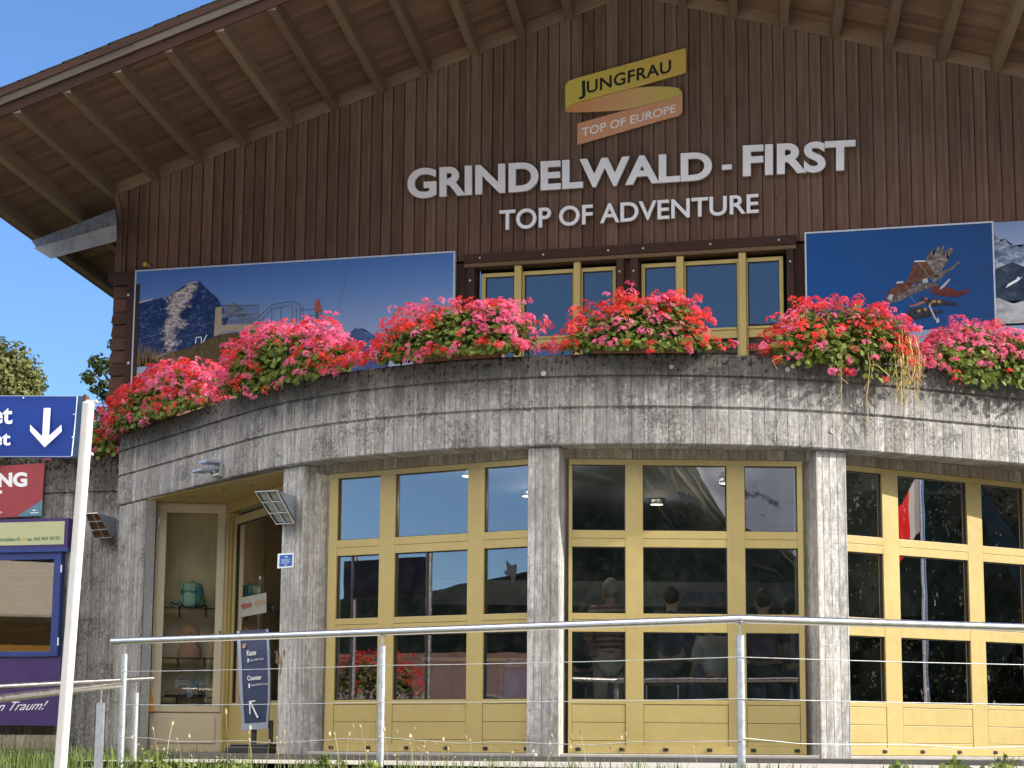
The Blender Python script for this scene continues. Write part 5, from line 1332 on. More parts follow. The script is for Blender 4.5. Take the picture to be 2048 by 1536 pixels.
# rust run below a bolt on the first pillar
b = MB(); mru = NT('rust_run'); _n = mru.noise(mru.scale(mru.geo(), 30, 30, 5), 1, 6, .7)
mru.base(mru.ramp(_n, [(.35, (.20, .085, .04)), (.7, (.30, .20, .14))])); mru.set(Roughness=.9); mru.l(mru.ramp(_n, [(.46, 0.0), (.62, .8)]), mru.b.inputs['Alpha'])
b.prism([pil(549, 1302, .0005), pil(571, 1300, .0005), pil(567, 1330, .0005), pil(563, 1340, .0005), pil(561, 1368, .0005), pil(558, 1368, .0005), pil(556, 1330, .0005), pil(551, 1325, .0005)], tuple(n1*.0008)); b.build('rust_stain', mru.m, ST)
# pavement sign
t = thing('pavement_sign', 'leaning dark blue stand-up sign reading Kasse and Counter beside the entrance', 'sign')
ps0 = Vector((-9.62, 22.55, FZ)); PS = at_depth(512, 1460, ps0.dot(_F)); tn = ringt(-30); nn = ringn(-30)
nn = (-Vector((_F.x, _F.y, 0))).normalized(); nn = (nn + Vector((-.25, 0, 0))).normalized(); 
def onps(px, py, out=0.0): return on_plane(px, py, PS+nn*out, nn)
L_ = [(473, 1262), (475.5, 1300), (478, 1360), (480.5, 1410), (483, 1448)]; R_l = [(536, 1258), (538.5, 1300), (540, 1355), (539.5, 1400), (536, 1444)]
mps = paint('sign_navy', (.045, .062, .135), .4, .06, 3, 0, 0)
b = MB()
bow = [0, .02, .03, .02, 0]
for i in range(4): b.prism([onps(*L_[i], bow[i]), onps(*R_l[i], bow[i]), onps(*R_l[i+1], bow[i+1]), onps(*L_[i+1], bow[i+1])], tuple(-nn*.02))
b.build('board', mps, t)
b = MB()
for side, o_ in ((L_, 6.5), (R_l, -4)):
    for i in range(4): b.prism([onps(side[i][0]-(0 if o_ > 0 else 0), side[i][1], bow[i]+.012), onps(side[i][0]+o_, side[i][1], bow[i]+.012), onps(side[i+1][0]+o_, side[i+1][1], bow[i+1]+.012), onps(side[i+1][0], side[i+1][1], bow[i+1]+.012)], tuple(-nn*.036))
b.prism([onps(482, 1448, .012), onps(536, 1444, .012), onps(536, 1457, .012), onps(482, 1461, .012)], tuple(-nn*.04)); b.build('frame', M['sheet_light'], t)
def lps(txt, bl, br, tr, tl_, bold=0.0): letters(txt, quad(onps(*bl, .036), onps(*br, .036), onps(*tr, .036), onps(*tl_, .036)), nn, .002, M['white_letter'], t, split=False, bold=bold, name='lettering')
lps('Kasse', (494, 1312), (512.5, 1310), (512, 1299), (493.5, 1301), .02); lps('Gäste OHNE Ticket', (499, 1323), (527, 1319), (527, 1315), (499, 1319))
lps('Counter', (495, 1361.5), (523.5, 1359), (523, 1349), (494.5, 1351.5), .02); lps('Guests WITHOUT ticket', (502, 1372.5), (536, 1369), (536, 1365), (502, 1368.5))
fl_([[(498, 1402), (510.5, 1400.5), (510.7, 1403), (502.5, 1404), (517, 1434.5), (514, 1436), (500.8, 1407), (501.2, 1428), (499, 1428.3)]], M['white_letter'], 'arrow', t, lambda a, c: onps(a, c, .036), nn, .002)
fl_([[(484.5, 1290), (492, 1286.5), (491.5, 1290), (485, 1292.5)], [(484.5, 1293.5), (491, 1291), (490.5, 1295), (485.5, 1297)]], mo2, 'ribbon_mark', t, lambda a, c: onps(a, c, .036), nn, .002)
fl_([[(495, 1317), (497.5, 1317), (497.5, 1325), (495, 1325)], [(497, 1367), (500, 1367), (500, 1376), (497, 1376)]], M['white_letter'], 'pictogram', t, lambda a, c: onps(a, c, .036), nn, .002)
b = MB(); c = onps(510, 1500, -.02); Mf = frame_matrix(Vector((c.x, c.y, FZ)), nn.cross(Vector((0, 0, -1))) if False else Vector((-nn.y, nn.x, 0)), nn)
mfoot = plain('black_plastic', (.035, .037, .042), .45)
b.box(-.28, .26, -.22, .22, -.02, .065, None, Mf); b.box(-.24, .22, -.18, .18, .0655, .095, None, Mf); b.build('base', mfoot, t, bevel=.02)
b = MB(); b.box(-.05, .0, -.04, .0, .09, .36, None, Mf); b.box(.16, .20, -.04, .0, .09, .36, None, Mf); b.build('upright', mfoot, t)

# ================================================================ THINGS IN THE SHOWCASE
def sc_pt(u, y, z): return Ms @ Vector((u, y, z))
def blob(b, c, rx, ry, rz, M_, n=14, m_=9, tone=None, pw=1.0, jit=0.0, seed=0):
    """rounded, slightly boxy lump with its local axes along M_"""
    for i in range(m_):
        for k in range(n):
            q = []
            for a_, e_ in ((i, k), (i, k+1), (i+1, k+1), (i+1, k)):
                th = PI*a_/m_; ph = 2*PI*(e_ % n)/n
                v = Vector((math.sin(th)*math.cos(ph), math.sin(th)*math.sin(ph), math.cos(th)))
                v = Vector([math.copysign(abs(x)**pw, x) for x in v])
                f = 1+jit*mnoise.noise(v*2.3+Vector((seed, seed*.7, 0)))
                q.append(M_ @ (Vector(c)+Vector((v.x*rx, v.y*ry, v.z*rz))*f))
            b.face(q if i not in (0,) else q, None, tone)
ucen = (gx0+gx1)/2
mteal1 = paint('pack_mint', (.42, .74, .60), .8, .16, 14, 0, .3); mteal2 = paint('pack_blue', (.09, .38, .58), .8, .16, 14, 0, .3); mstrap = plain('pack_black', (.02, .025, .03), .7)
t = thing('backpack', 'mint and blue hiking backpack on the top glass shelf of the showcase', 'backpack')
z = SHZ[0]+.002; uc = spx(382, 1216)[0]
b = MB(); blob(b, (uc, -.30, z+.17), .155, .10, .165, Ms, 18, 12, None, .75, .10, 3); b.build('main_bag', mteal2, t, smooth=True)
b = MB(); blob(b, (uc-.035, -.235, z+.105), .12, .07, .10, Ms, 16, 10, None, .7, .16, 5); b.build('front_pocket', mteal1, t, smooth=True)
b = MB(); blob(b, (uc-.03, -.26, z+.265), .125, .085, .065, Ms, 16, 9, None, .75, .16, 8); b.build('lid', mteal1, t, smooth=True)
b = MB(); blob(b, (uc+.125, -.25, z+.10), .035, .05, .095, Ms, 12, 8, None, .8, .1, 2); b.build('side_pocket', paint('pack_green', (.16, .34, .10), .8, .1, 12), t, smooth=True)
b = MB()
for du in (-.11, .05, .115): b.tube([sc_pt(uc+du, -.16, z+.30), sc_pt(uc+du*1.05, -.145, z+.20), sc_pt(uc+du, -.15, z+.05), sc_pt(uc+du, -.2, z+.01)], .005, 6)
b.tube([sc_pt(uc-.03, -.29, z+.325), sc_pt(uc, -.29, z+.352), sc_pt(uc+.03, -.29, z+.325)], .006, 6)
b.tube([sc_pt(uc+.12, -.2, z+.02), sc_pt(uc+.18, -.16, z+.03), sc_pt(uc+.2, -.12, z+.01)], .01, 6); b.build('strap', mstrap, t, smooth=True)
t = thing('binoculars', 'black binoculars lying on the top shelf next to the mint backpack', 'binoculars')
b = MB(); uo = spx(352, 1216)[0]
for du in (-.058, .042):
    b.lathe([(.001, .0), (.022, .0), (.03, .012), (.034, .02), (.034, .045), (.026, .06), (.02, .10), (.016, .12)], sc_pt(uo+du, -.11, z+.036), Ms.to_3x3() @ Vector((0, -1, 0)), 16)
b.box(uo-.03, uo+.015, -.17, -.125, z+.03, z+.05, None, Ms); b.build('barrels', mstrap, t, smooth=True)
b = MB()
for du in (-.058, .042): b.lathe([(.0, .002), (.02, .002), (.0225, -.001)], sc_pt(uo+du, -.109, z+.036), sn, 16)
b.build('objective', plain('lens_grey', (.25, .28, .28), .15), t)
mcarv = wood('carved_wood', (.74, .46, .30), (.54, .31, .19), .8, None, False, .6)
t = thing('wood_carving', 'rounded carved wooden animal bust on the middle glass shelf', 'carving')
z = SHZ[1]+.002; uc = spx(377, 1316)[0]
b = MB(); prof_ = [(.0, .0), (.145, .0), (.155, .05), (.148, .11), (.125, .16), (.095, .20), (.088, .225), (.105, .26), (.112, .31), (.105, .355), (.08, .395), (.04, .415), (.0, .42)]
n_ = 20
for (r0, h0), (r1_, h1) in zip(prof_, prof_[1:]):
    for k in range(n_):
        q = []
        for (r_, h_), kk in (((r0, h0), k), ((r0, h0), k+1), ((r1_, h1), k+1), ((r1_, h1), k)):
            a = 2*PI*(kk % n_)/n_; rr2 = r_*(1+.07*mnoise.noise(Vector((math.cos(a)*2, math.sin(a)*2, h_*9)))) 
            if h_ > .24: rr2 *= 1+.16*math.exp(-((a-4.4)/.5)**2)
            q.append(sc_pt(uc+rr2*math.cos(a), -.30+rr2*.8*math.sin(a), z+h_))
        b.face(q)
body_ = b.build('body', mcarv, t, smooth=True)
b = MB()
for du in (-.075, .07): blob(b, (uc+du, -.29, z+.385), .03, .022, .034, Ms, 10, 6)
b.build('ear', mcarv, t, smooth=True)
b = MB(); blob(b, (uc-.02, -.185, z+.30), .05, .045, .04, Ms, 12, 8); b.build('muzzle', mcarv, t, smooth=True)
mshoe = paint('shoe_fabric', (.36, .29, .22), .8, .3, 40, 0, .3); msole = plain('shoe_sole', (.022, .022, .024), .7); mlace = plain('shoe_lace', (.42, .40, .36), .7)
def shoe(label, uc, yaw):
    t = thing('hiking_shoe', label, 'shoe', group='pair of hiking shoes'); Mq = Ms @ Matrix.Translation((uc, -.25, SHZ[2]+.003)) @ Matrix.Rotation(yaw, 4, 'Z')
    sec = [(-.145, .030, .055), (-.12, .042, .075), (-.06, .047, .085), (0, .046, .105), (.05, .042, .135), (.09, .040, .15), (.125, .036, .145), (.14, .022, .12)]
    b = MB(); R_ = []
    for x, w_, h in sec:
        R_.append([Mq @ Vector((x, w_*math.cos(a)*(1 if math.sin(a) < .3 else .8), .022+(h-.022)*max(0, math.sin(a))**.8)) for a in [PI*k/8 for k in range(9)]])
    for i in range(len(R_)-1):
        for k in range(8): b.face([R_[i][k], R_[i+1][k], R_[i+1][k+1], R_[i][k+1]])
    b.face(list(reversed(R_[0]))); b.face(R_[-1]); b.build('upper', mshoe, t, smooth=True)
    b = MB(); ol = [(-.158, .0), (-.14, .036), (-.07, .052), (.0, .046), (.08, .043), (.135, .038), (.15, .0), (.135, -.038), (.08, -.043), (.0, -.046), (-.07, -.052), (-.14, -.036)]
    b.prism([Mq @ Vector((x, y, 0)) for x, y in ol], (0, 0, .026)); b.build('sole', msole, t)
    b = MB()
    for k in range(4):
        x = -.06+k*.035; h = .087+max(0, k-.5)*.014; b.tube([Mq @ Vector((x, .03, h-.012)), Mq @ Vector((x+.01, 0, h+.004)), Mq @ Vector((x+.02, -.03, h-.01))], .004, 5)
    b.build('lace', mlace, t, smooth=True)
shoe('left grey brown hiking shoe on the bottom shelf of the showcase', spx(349, 1394)[0]+.01, .25)
shoe('right grey brown hiking shoe on the bottom shelf of the showcase', spx(403, 1394)[0]-.03, PI*.62)
t = thing('brochure', 'open mountain brochure standing behind the hiking shoes', 'brochure')
mblue = print_mat('brochure_print', [(.35, (.05, .12, .22)), (.5, (.25, .40, .50)), (.65, (.66, .70, .70))], (26, 26, 26))
b = MB(); z = SHZ[2]+.003; u0_, u1_ = spx(346, 1394)[0], spx(404, 1394)[0]; um = (u0_+u1_)/2
b.prism([sc_pt(u0_, -.42, z), sc_pt(um, -.46, z), sc_pt(um, -.50, z+.235), sc_pt(u0_, -.46, z+.24)], Ms.to_3x3() @ Vector((0, -.003, 0)))
pg = b.build('page', plain('brochure_paper', (.62, .66, .66), .6), t)
b = MB(); b.prism([sc_pt(um+.001, -.46, z), sc_pt(u1_, -.42, z), sc_pt(u1_, -.46, z+.235), sc_pt(um+.001, -.50, z+.235)], Ms.to_3x3() @ Vector((0, -.003, 0))); b.build('picture_page', mblue, t)
b = MB()
for k in range(6): b.prism([sc_pt(u0_+.03, -.4215-.0068*(k+1)*.92, z+.04*(k+1)*.92), sc_pt(um-.03, -.449-.0068*(k+1)*.92, z+.04*(k+1)*.92), sc_pt(um-.03, -.4495-.0068*(k+1)*.92, z+.04*(k+1)*.92+.007), sc_pt(u0_+.03, -.422-.0068*(k+1)*.92, z+.04*(k+1)*.92+.007)], Ms.to_3x3() @ Vector((0, .002, 0)))
b.build('text_lines', plain('brochure_ink', (.12, .14, .17), .6), pg)
t = thing('leaflet', 'small blue leaflet leaning between the two hiking shoes', 'leaflet')
b = MB(); u0_, u1_ = spx(372, 1394)[0], spx(391, 1394)[0]; b.prism([sc_pt(u0_, -.17, z), sc_pt(u1_, -.17, z), sc_pt(u1_+.005, -.20, z+.115), sc_pt(u0_-.005, -.20, z+.115)], Ms.to_3x3() @ Vector((0, -.002, 0))); b.build('sheet', mblue, t)

# ================================================================ PEOPLE IN THE HALL
def skin_mesh(name, V, E_, R_, mat, parent, sub=1, root=0):
    me = bpy.data.meshes.new(name); me.from_pydata([tuple(v) for v in V], E_, []); o = bpy.data.objects.new(name, me); COL.objects.link(o)
    o.parent = parent; me.materials.append(mat)
    md = o.modifiers.new('skin', 'SKIN'); md.use_smooth_shade = True
    sv = me.skin_vertices[0].data
    for i, r_ in enumerate(R_): sv[i].radius = r_ if isinstance(r_, tuple) else (r_, r_); sv[i].use_root = (i == root)
    s2 = o.modifiers.new('subsurf', 'SUBSURF'); s2.levels = sub; s2.render_levels = sub
    return o
mskin = plain('skin', (.50, .30, .21), .55)
def person(label, x, y, yaw, shirt, trousers, hair, h=1.72, lean=0.0, arms=((.0, .12), (.0, .12)), sleeve='short', extra=None, shorts=False):
    """standing figure; local frame: +x right hand, +y front; yaw turns it. arms: (forward swing, bend) in metres for each side"""
    o = thing('person', label, 'person'); k = h/1.72
    Mq = Matrix.Translation((x, y, FZ)) @ Matrix.Rotation(yaw, 4, 'Z') @ Matrix.Scale(k, 4)
    L = lambda a, b_, c: Mq @ Vector((a, b_+lean*max(0, c-.9), c))
    V, E_, R_ = [], [], []
    def add(p, r_, par=None):
        V.append(L(*p)); R_.append((r_[0]*k, r_[1]*k) if isinstance(r_, tuple) else r_*k)
        if par is not None: E_.append((par, len(V)-1))
        return len(V)-1
    pel = add((0, 0, .96), (.155, .115)); ab = add((0, .01, 1.12), (.135, .105), pel); ch = add((0, .0, 1.32), (.165, .12), ab); nk0 = add((0, -.01, 1.46), .062, ch); nk = add((0, .01, 1.515), .062, nk0)
    hd = add((0, .03, 1.585), (.080, .092), nk); hd2 = add((0, .025, 1.675), (.076, .090), hd)
    ears = [add((sg_*.088, .02, 1.60), (.012, .022), hd) for sg_ in (-1, 1)]
    nose = add((0, .125, 1.605), .013, hd)
    el = []
    for sgn, (fw_, bd) in zip((-1, 1), arms):
        sh = add((sgn*.17, 0, 1.42), .058, ch); e = add((sgn*.235, fw_*.5-.02, 1.15), .044, sh); wz = .93+bd*.9; w_ = add((sgn*(.25-.25*bd), fw_+bd*.9, wz), .029, e)
        pm = add((sgn*(.25-.3*bd), fw_+bd*1.0+.045, wz-.05), (.036, .018), w_)
        for f in range(4): 
            a = add((sgn*(.25-.3*bd)+(f-1.5)*.018, fw_+bd*1.0+.075, wz-.105), .0085, pm); add((sgn*(.25-.3*bd)+(f-1.5)*.017, fw_+bd*1.0+.075-.012, wz-.145+.008*abs(f-1.3)), .0075, a)
        a = add((sgn*(.25-.3*bd)-sgn*.035, fw_+bd*1.0+.07, wz-.06), .010, pm); add((sgn*(.25-.3*bd)-sgn*.04, fw_+bd*1.0+.085, wz-.095), .009, a)
        el.append((sh, e, w_))
    ft = []
    for sgn in (-1, 1):
        hp = add((sgn*.095, 0, .88), .088, pel); kn = add((sgn*.10, .015, .48), .056, hp); an = add((sgn*.10, -.02, .09), .038, kn); add((sgn*.11, .12, .035), .034, an); ft.append((hp, kn, an))
    skin_mesh('body', V, E_, R_, mskin, o)
    # clothes follow the body a few millimetres outside it
    def shell(name, idx, mat, grow, extra_pts=()):
        m_ = {i: j for j, i in enumerate(idx)}; E2 = [(m_[a], m_[b_]) for a, b_ in E_ if a in m_ and b_ in m_]
        R2 = []
        for i in idx: r_ = R_[i]; R2.append(tuple(q+grow for q in r_) if isinstance(r_, tuple) else (r_+grow, r_+grow))
        return skin_mesh(name, [V[i] for i in idx], E2, R2, mat, o)
    ids = [pel, ab, ch, nk0]
    for sh, e, w_ in el: ids += [sh, e]+([w_] if sleeve == 'long' else [])
    shell('shirt', ids, shirt, .030)
    ids = [pel]
    for hp, kn, an in ft: ids += [hp, kn]+([] if shorts else [an])
    shell('trousers', ids, trousers, .014)
    b = MB(); blob(b, (0, -.016, 1.655), .086, .098, .105, Matrix(Mq) @ Matrix.Translation((0, lean*.75, 0)), 14, 9, None, 1, .1, h*7); b.build('hair', hair, o, smooth=True)
    b = MB()
    for sgn in (-1, 1): blob(b, (sgn*.108, .05, .045), .052, .14, .05, Mq, 12, 7, None, .8)
    b.build('shoe', mstrap, o, smooth=True)
    if extra:
        b = MB(); blob(b, (0, -.22, 1.22), .16, .11, .24, Mq @ Matrix.Translation((0, lean*.3, 0)), 16, 10, None, .75, .12, h*3); bp_ = b.build('rucksack', extra, o, smooth=True)
        b = MB()
        for sgn in (-1, 1): b.tube([Mq @ Vector((sgn*.09, -.14, 1.42)), Mq @ Vector((sgn*.10, .06, 1.47)), Mq @ Vector((sgn*.12, .14, 1.32)), Mq @ Vector((sgn*.13, .0, 1.10)), Mq @ Vector((sgn*.12, -.14, 1.06))], .016, 6)
        b.build('rucksack_strap', mstrap, bp_, smooth=True)
    return o
def stripes():
    m = NT('striped_shirt'); p = m.n('SeparateXYZ'); m.l(m.geo(), p.inputs[0]); w_ = m.math('ADD', p.outputs[2], m.math('MULTIPLY', m.noise(m.geo(), 5, 2), .03))
    s1 = m.math('GREATER_THAN', m.math('FRACT', m.math('MULTIPLY', w_, 17.0)), .6); s2 = m.math('GREATER_THAN', m.math('FRACT', m.math('MULTIPLY', w_, 17.0)), .88)
    m.base(m.mix(s2, m.mix(s1, (.20, .10, .075), (.58, .42, .32)), (.80, .68, .56))); m.set(Roughness=.8); return m.m
mdk = plain('dark_cloth', (.03, .035, .05), .8, .2); mnavy = plain('navy_cloth', (.035, .05, .12), .8, .2); mpurp = plain('purple_cloth', (.12, .04, .13), .8, .2); mbeige = plain('beige_cloth', (.45, .40, .33), .8, .15); mhair = plain('dark_hair', (.03, .022, .018), .7, .3); mgh = plain('grey_hair', (.32, .30, .29), .7, .3); mwht = plain('white_cloth', (.62, .62, .62), .8, .1)
Mh = frame_matrix(ringp(17.0, 5.05), ringt(17.0), ringn(17.0))
def inside(px, dist):
    n, t_ = ringn(17.0), ringt(17.0); p = on_plane(px, 1340, ringp(17.0, 5.05)-n*dist, n); return p.x, p.y
def facing(px, dist, d): x, y = inside(px, dist); return x, y, d
for args in (
    dict(label='person in a brown striped polo shirt seen from behind through the middle yellow door', px=1222, d=.36, yaw=.25, shirt=stripes(), trousers=mbeige, hair=mgh, h=1.80, arms=((.05, .22), (.08, .25))),
    dict(label='dark haired person with a black rucksack behind the left pane of the middle door', px=1172, d=1.5, yaw=.1, shirt=mdk, trousers=mdk, hair=mhair, h=1.62, extra=mdk),
    dict(label='person in a navy jacket behind the wide pane of the middle door', px=1345, d=.7, yaw=-.1, shirt=mnavy, trousers=mdk, hair=mhair, h=1.76, sleeve='long', arms=((.1, .2), (.1, .2))),
    dict(label='grey haired person in white bending forward behind the wide pane of the middle door', px=1435, d=.45, yaw=.6, shirt=mwht, trousers=mdk, hair=mgh, h=1.45, lean=.35, arms=((.15, .1), (.1, .2))),
    dict(label='person with a purple rucksack behind the right pane of the middle door', px=1528, d=.6, yaw=.15, shirt=mpurp, trousers=mdk, hair=mhair, h=1.72, extra=mpurp),
    dict(label='person in grey and navy at the right edge of the middle door', px=1582, d=1.35, yaw=.0, shirt=plain('grey_cloth', (.20, .22, .26), .8), trousers=mnavy, hair=mhair, h=1.7)):
    a = dict(args); x, y = inside(a.pop('px'), a.pop('d')); person(x=x, y=y, **a)
n3 = ringn(49.1); p = on_plane(1740, 1340, ringp(49.1, 5.05)-n3*.7, n3)
person('person in a beige top and shorts behind the sunlit right hand door', p.x, p.y, -.6, mbeige, mdk, mhair, 1.70, shorts=True)
p = on_plane(1905, 1340, ringp(49.1, 5.05)-n3*1.0, n3)
person('person in a dark blue jacket behind the wide pane of the right hand door', p.x, p.y, -.4, mnavy, mdk, mhair, 1.75, sleeve='long')

# hall: counter with its sign, ceiling lamps, recycling sacks, exit lights
t = thing('ticket_counter', 'dark ticket counter with a Kasse sign at the back of the hall', 'counter')
cp_ = ringp(17, 1.2); Mc = frame_matrix(cp_, ringt(17), ringn(17))
b = MB(); b.box(-2.6, 2.6, -.5, 0, FZ, 1.05, None, Mc); b.build('front', plain('counter_front', (.05, .07, .13), .5), t)
b = MB(); b.box(-2.7, 2.7, -.6, .08, 1.051, 1.09, None, Mc); b.build('counter_top', plain('counter_top', (.45, .36, .22), .4), t)
b = MB(); b.box(-2.6, 2.6, -.3, -.22, 1.75, 2.05, None, Mc); sg = b.build('sign_board', plain('counter_sign', (.055, .06, .065), .5), t)
letters('Kasse', quad(Mc @ Vector((.35, -.2195, 1.82)), Mc @ Vector((1.0, -.2195, 1.82)), Mc @ Vector((1.0, -.2195, 1.98)), Mc @ Vector((.35, -.2195, 1.98))), ringn(17), .002, mnavy, sg, split=False, bold=.02, name='lettering')
mlamp = emit('lamp_glow', (1.0, .82, .55), 1.6)
def lamp(x, y):
    t = thing('ceiling_lamp', 'small round ceiling lamp with a glowing ring in the hall', 'ceiling lamp', group='ceiling lamps in the hall')
    b = MB(); b.lathe([(.0, .0), (.085, .0), (.10, -.02), (.10, -.06)], (x, y, 2.98), (0, 0, -1), 16); b.build('housing', M['steel'], t, smooth=True)
    b = MB(); b.lathe([(.062, .004), (.076, .004), (.076, .001)], (x, y, 2.98), (0, 0, -1), 16); b.build('glow_ring', mlamp, t)
    ld = bpy.data.lights.new('bulb', 'POINT'); ld.energy = 5; ld.color = (1, .86, .66); ld.shadow_soft_size = 0.0; lo = bpy.data.objects.new('bulb', ld); COL.objects.link(lo); lo.location = (x, y, 2.70); lo.parent = t
for ph, r_ in ((-13, 4.3), (1, 4.25), (30, 3.4), (-20, 2.4), (24, 1.2)):
    q = ringp(ph, r_); lamp(q.x, q.y)
mex = emit('exit_green', (.05, .8, .25), 1.2)
for ex, lab in ((-1.0, 'green lit exit sign in the hall behind the left pane'), (1.15, 'green lit exit sign in the hall behind the right pane')):
    t = thing('exit_sign', lab, 'exit sign'); b = MB(); b.box(ex-.07, ex+.07, -.2, -.17, 2.15, 2.23, None, Mc); b.build('case', M['white_letter'], t)
    b = MB(); b.box(ex-.055, ex+.055, -.1695, -.166, 2.162, 2.218, None, Mc); b.build('lit_face', mex, t)
def sack(label, px, ph, dist, mat, h, rr):
    t = thing('waste_sack', label, 'waste sack'); n = ringn(ph); p = on_plane(px, 1370, ringp(ph, 5.05)-n*dist, n); Mq = Matrix.Translation((p.x, p.y, FZ))
    b = MB(); blob(b, (0, 0, h*.5), rr, rr*.9, h*.5, Mq, 18, 12, None, .8, .2, px*.01); b.build('sack', mat, t, smooth=True)
    b = MB(); b.tube([Mq @ Vector((rr*.92*math.cos(a), rr*.85*math.sin(a), h*.93)) for a in [2*PI*k/16 for k in range(17)]], .015, 6, cap=False)
    for a in (0, 2.1, 4.2): b.tube([Mq @ Vector((rr*math.cos(a), rr*math.sin(a), 0)), Mq @ Vector((rr*math.cos(a), rr*math.sin(a), h*.93))], .012, 6)
    b.build('stand', M['steel'], t, smooth=True)
sack('blue plastic recycling sack on a stand behind the left hand door', 1032, -15.7, .45, paint('blue_film', (.03, .20, .55), .2, .25, 16, 0, .4), .98, .22)
sack('shiny black waste sack behind the wide pane of the middle door', 1318, 17, .35, paint('black_film', (.02, .02, .022), .12, .3, 18, 0, .8), .78, .2)

# ================================================================ TREES
M['tree_leaf'] = petals('tree_leaf', (.034, .052, .013), (.15, .165, .048), .25)
M['tree_leaf_dark'] = petals('tree_leaf_dark', (.02, .042, .014), (.07, .11, .03), .25)
M['far_leaf'] = petals('far_leaf', (.010, .016, .007), (.040, .050, .018), .15)
M['bark'] = wood('bark', (.16, .12, .09), (.06, .045, .035), .95)
def tree(name, label, base, h, crown, n_leaf, ls, mat, seed, cat='tree', limb=7, blobs=26, core=False):
    """crown: list of (centre offset, radii) ellipsoids; leaves sit in clumps near their surface"""
    rn = random.Random(seed); o = thing(name, label, cat); B = Vector(base)
    b = MB(); rt = h*.016
    top_ = B+Vector((rn.uniform(-.2, .2), rn.uniform(-.2, .2), h*.86)); tr_ = [B.lerp(top_, f)+Vector((rn.uniform(-.1, .1), rn.uniform(-.1, .1), 0))*(1 if f else 0) for f in (0, .25, .5, .75, 1)]
    b.tube(tr_, [rt*1.3, rt, rt*.8, rt*.5, rt*.15], 9)
    lf = MB()
    for (c, r_) in crown:
        C_ = B+Vector(c)
        for q in range(limb):
            v = Vector((rn.gauss(0, 1), rn.gauss(0, 1), rn.gauss(.2, .8))).normalized(); e = C_+Vector((v.x*r_[0], v.y*r_[1], v.z*r_[2]))*.85; s_ = Vector((B.x, B.y, min(e.z-.2, C_.z-r_[2]*.5)))
            m1 = s_.lerp(e, .5)+Vector((0, 0, -.1*r_[2])); b.tube([s_, m1, e], [rt*.35, rt*.2, rt*.05], 5, cap=False)
        for q in range(blobs):
            v = Vector((rn.gauss(0, 1), rn.gauss(0, 1), rn.gauss(0, 1))).normalized(); k = rn.uniform(.6, 1.0)
            bc = C_+Vector((v.x*r_[0], v.y*r_[1], v.z*r_[2]))*k; br = min(r_)*rn.uniform(.20, .36); tb = rn.random()
            for w_ in range(int(n_leaf/blobs)):
                d = Vector((rn.gauss(0, 1), rn.gauss(0, 1), rn.gauss(0, 1))).normalized(); c2 = bc+d*br*rn.uniform(.55, 1.08)
                leaf(lf, c2, d+Vector((rn.uniform(-.6, .6), rn.uniform(-.6, .6), rn.uniform(0, .8))), ls*rn.uniform(.6, 1.25), rn, min(1, max(0, tb*.5+rn.random()*.5)))
    if core:
        for (c, r_) in crown: lf.ico(B+Vector(c), 1.0, 3, .0, tuple(q*(.97 if h < 16 else .86) for q in r_), .14, rn)
    b.build('trunk', M['bark'], o, grain=(0, 0, 1)); lf.build('crown', mat, o)
    return o
tb = at_depth(-12, 900, 92); tb.z = -3
tree('broadleaf_tree', 'dense olive green tree above the blue sign at the left edge', tb, 21.5, [((0, 0, 12.2), (2.15, 2.1, 4.2)), ((.15, 0, 16.6), (2.05, 2.0, 3.9)), ((-.7, 0, 9), (3.0, 2.4, 4))], 46000, .10, M['tree_leaf'], 4, blobs=330)
tb = at_depth(238, 900, 40); tb.z = -1
tree('young_tree', 'sparse young tree peeking out behind the left corner of the timber gable', tb, 9.0, [((-.36, 0, 8.0), (.46, .5, .70)), ((-.46, 0, 7.0), (.48, .5, .60)), ((.1, 0, 6.2), (.60, .6, .7)), ((.35, 0, 7.6), (.6, .6, .8))], 900, .045, M['tree_leaf_dark'], 9, limb=3, blobs=24)
for i, (x, y, h, lab) in enumerate(((47, 24.6, 12.5, 'dark tree beyond the right edge, mirrored in the right hand door'), (53, 30.2, 15, 'tall dark tree beyond the right edge, mirrored in the right hand door'), (50, 18.6, 12.0, 'broad dark tree beyond the right edge, mirrored in the right hand door'))):
    tree('broadleaf_tree', lab, (x, y, -1.6), h, [((0, 0, h*.58), (4.6, 4.6, h*.42))], 22000, .062, M['far_leaf'], 20+i, blobs=130, core=True)

# ================================================================ GRASS, WEEDS, STALKS
M['grass'] = petals('grass_blade', (.035, .070, .014), (.16, .21, .05), .3)
gb = MB(); rn = random.Random(31)
def blade(b, p, h, lean, w_, tone):
    a = rn.uniform(0, 6.28); d = Vector((math.cos(a), math.sin(a), 0)); s_ = Vector((-d.y, d.x, 0))*w_
    m_ = p+d*lean*.35+Vector((0, 0, h*.6)); e = p+d*lean+Vector((0, 0, h))
    b.face([p-s_, p+s_, m_+s_*.7, m_-s_*.7], None, tone); b.face([m_-s_*.7, m_+s_*.7, e], None, tone)
lA, lB = Vector((RA.x, RA.y, 0)), Vector((RB.x, RB.y, 0))
for k in range(26000):                                    # lawn at the foot of the left wall
    x = rn.uniform(-17.5, -8.9); y = rn.uniform(16.5, 24.9)
    if x > -9.7 and y > 19: continue
    if x > -10.9 and y > 21.5: continue
    blade(gb, Vector((x, y, ground_z(x, y)-.03)), rn.uniform(.05, .15)*(1 if rn.random() < .85 else 1.5), rn.uniform(.02, .12), .0045, rn.random())
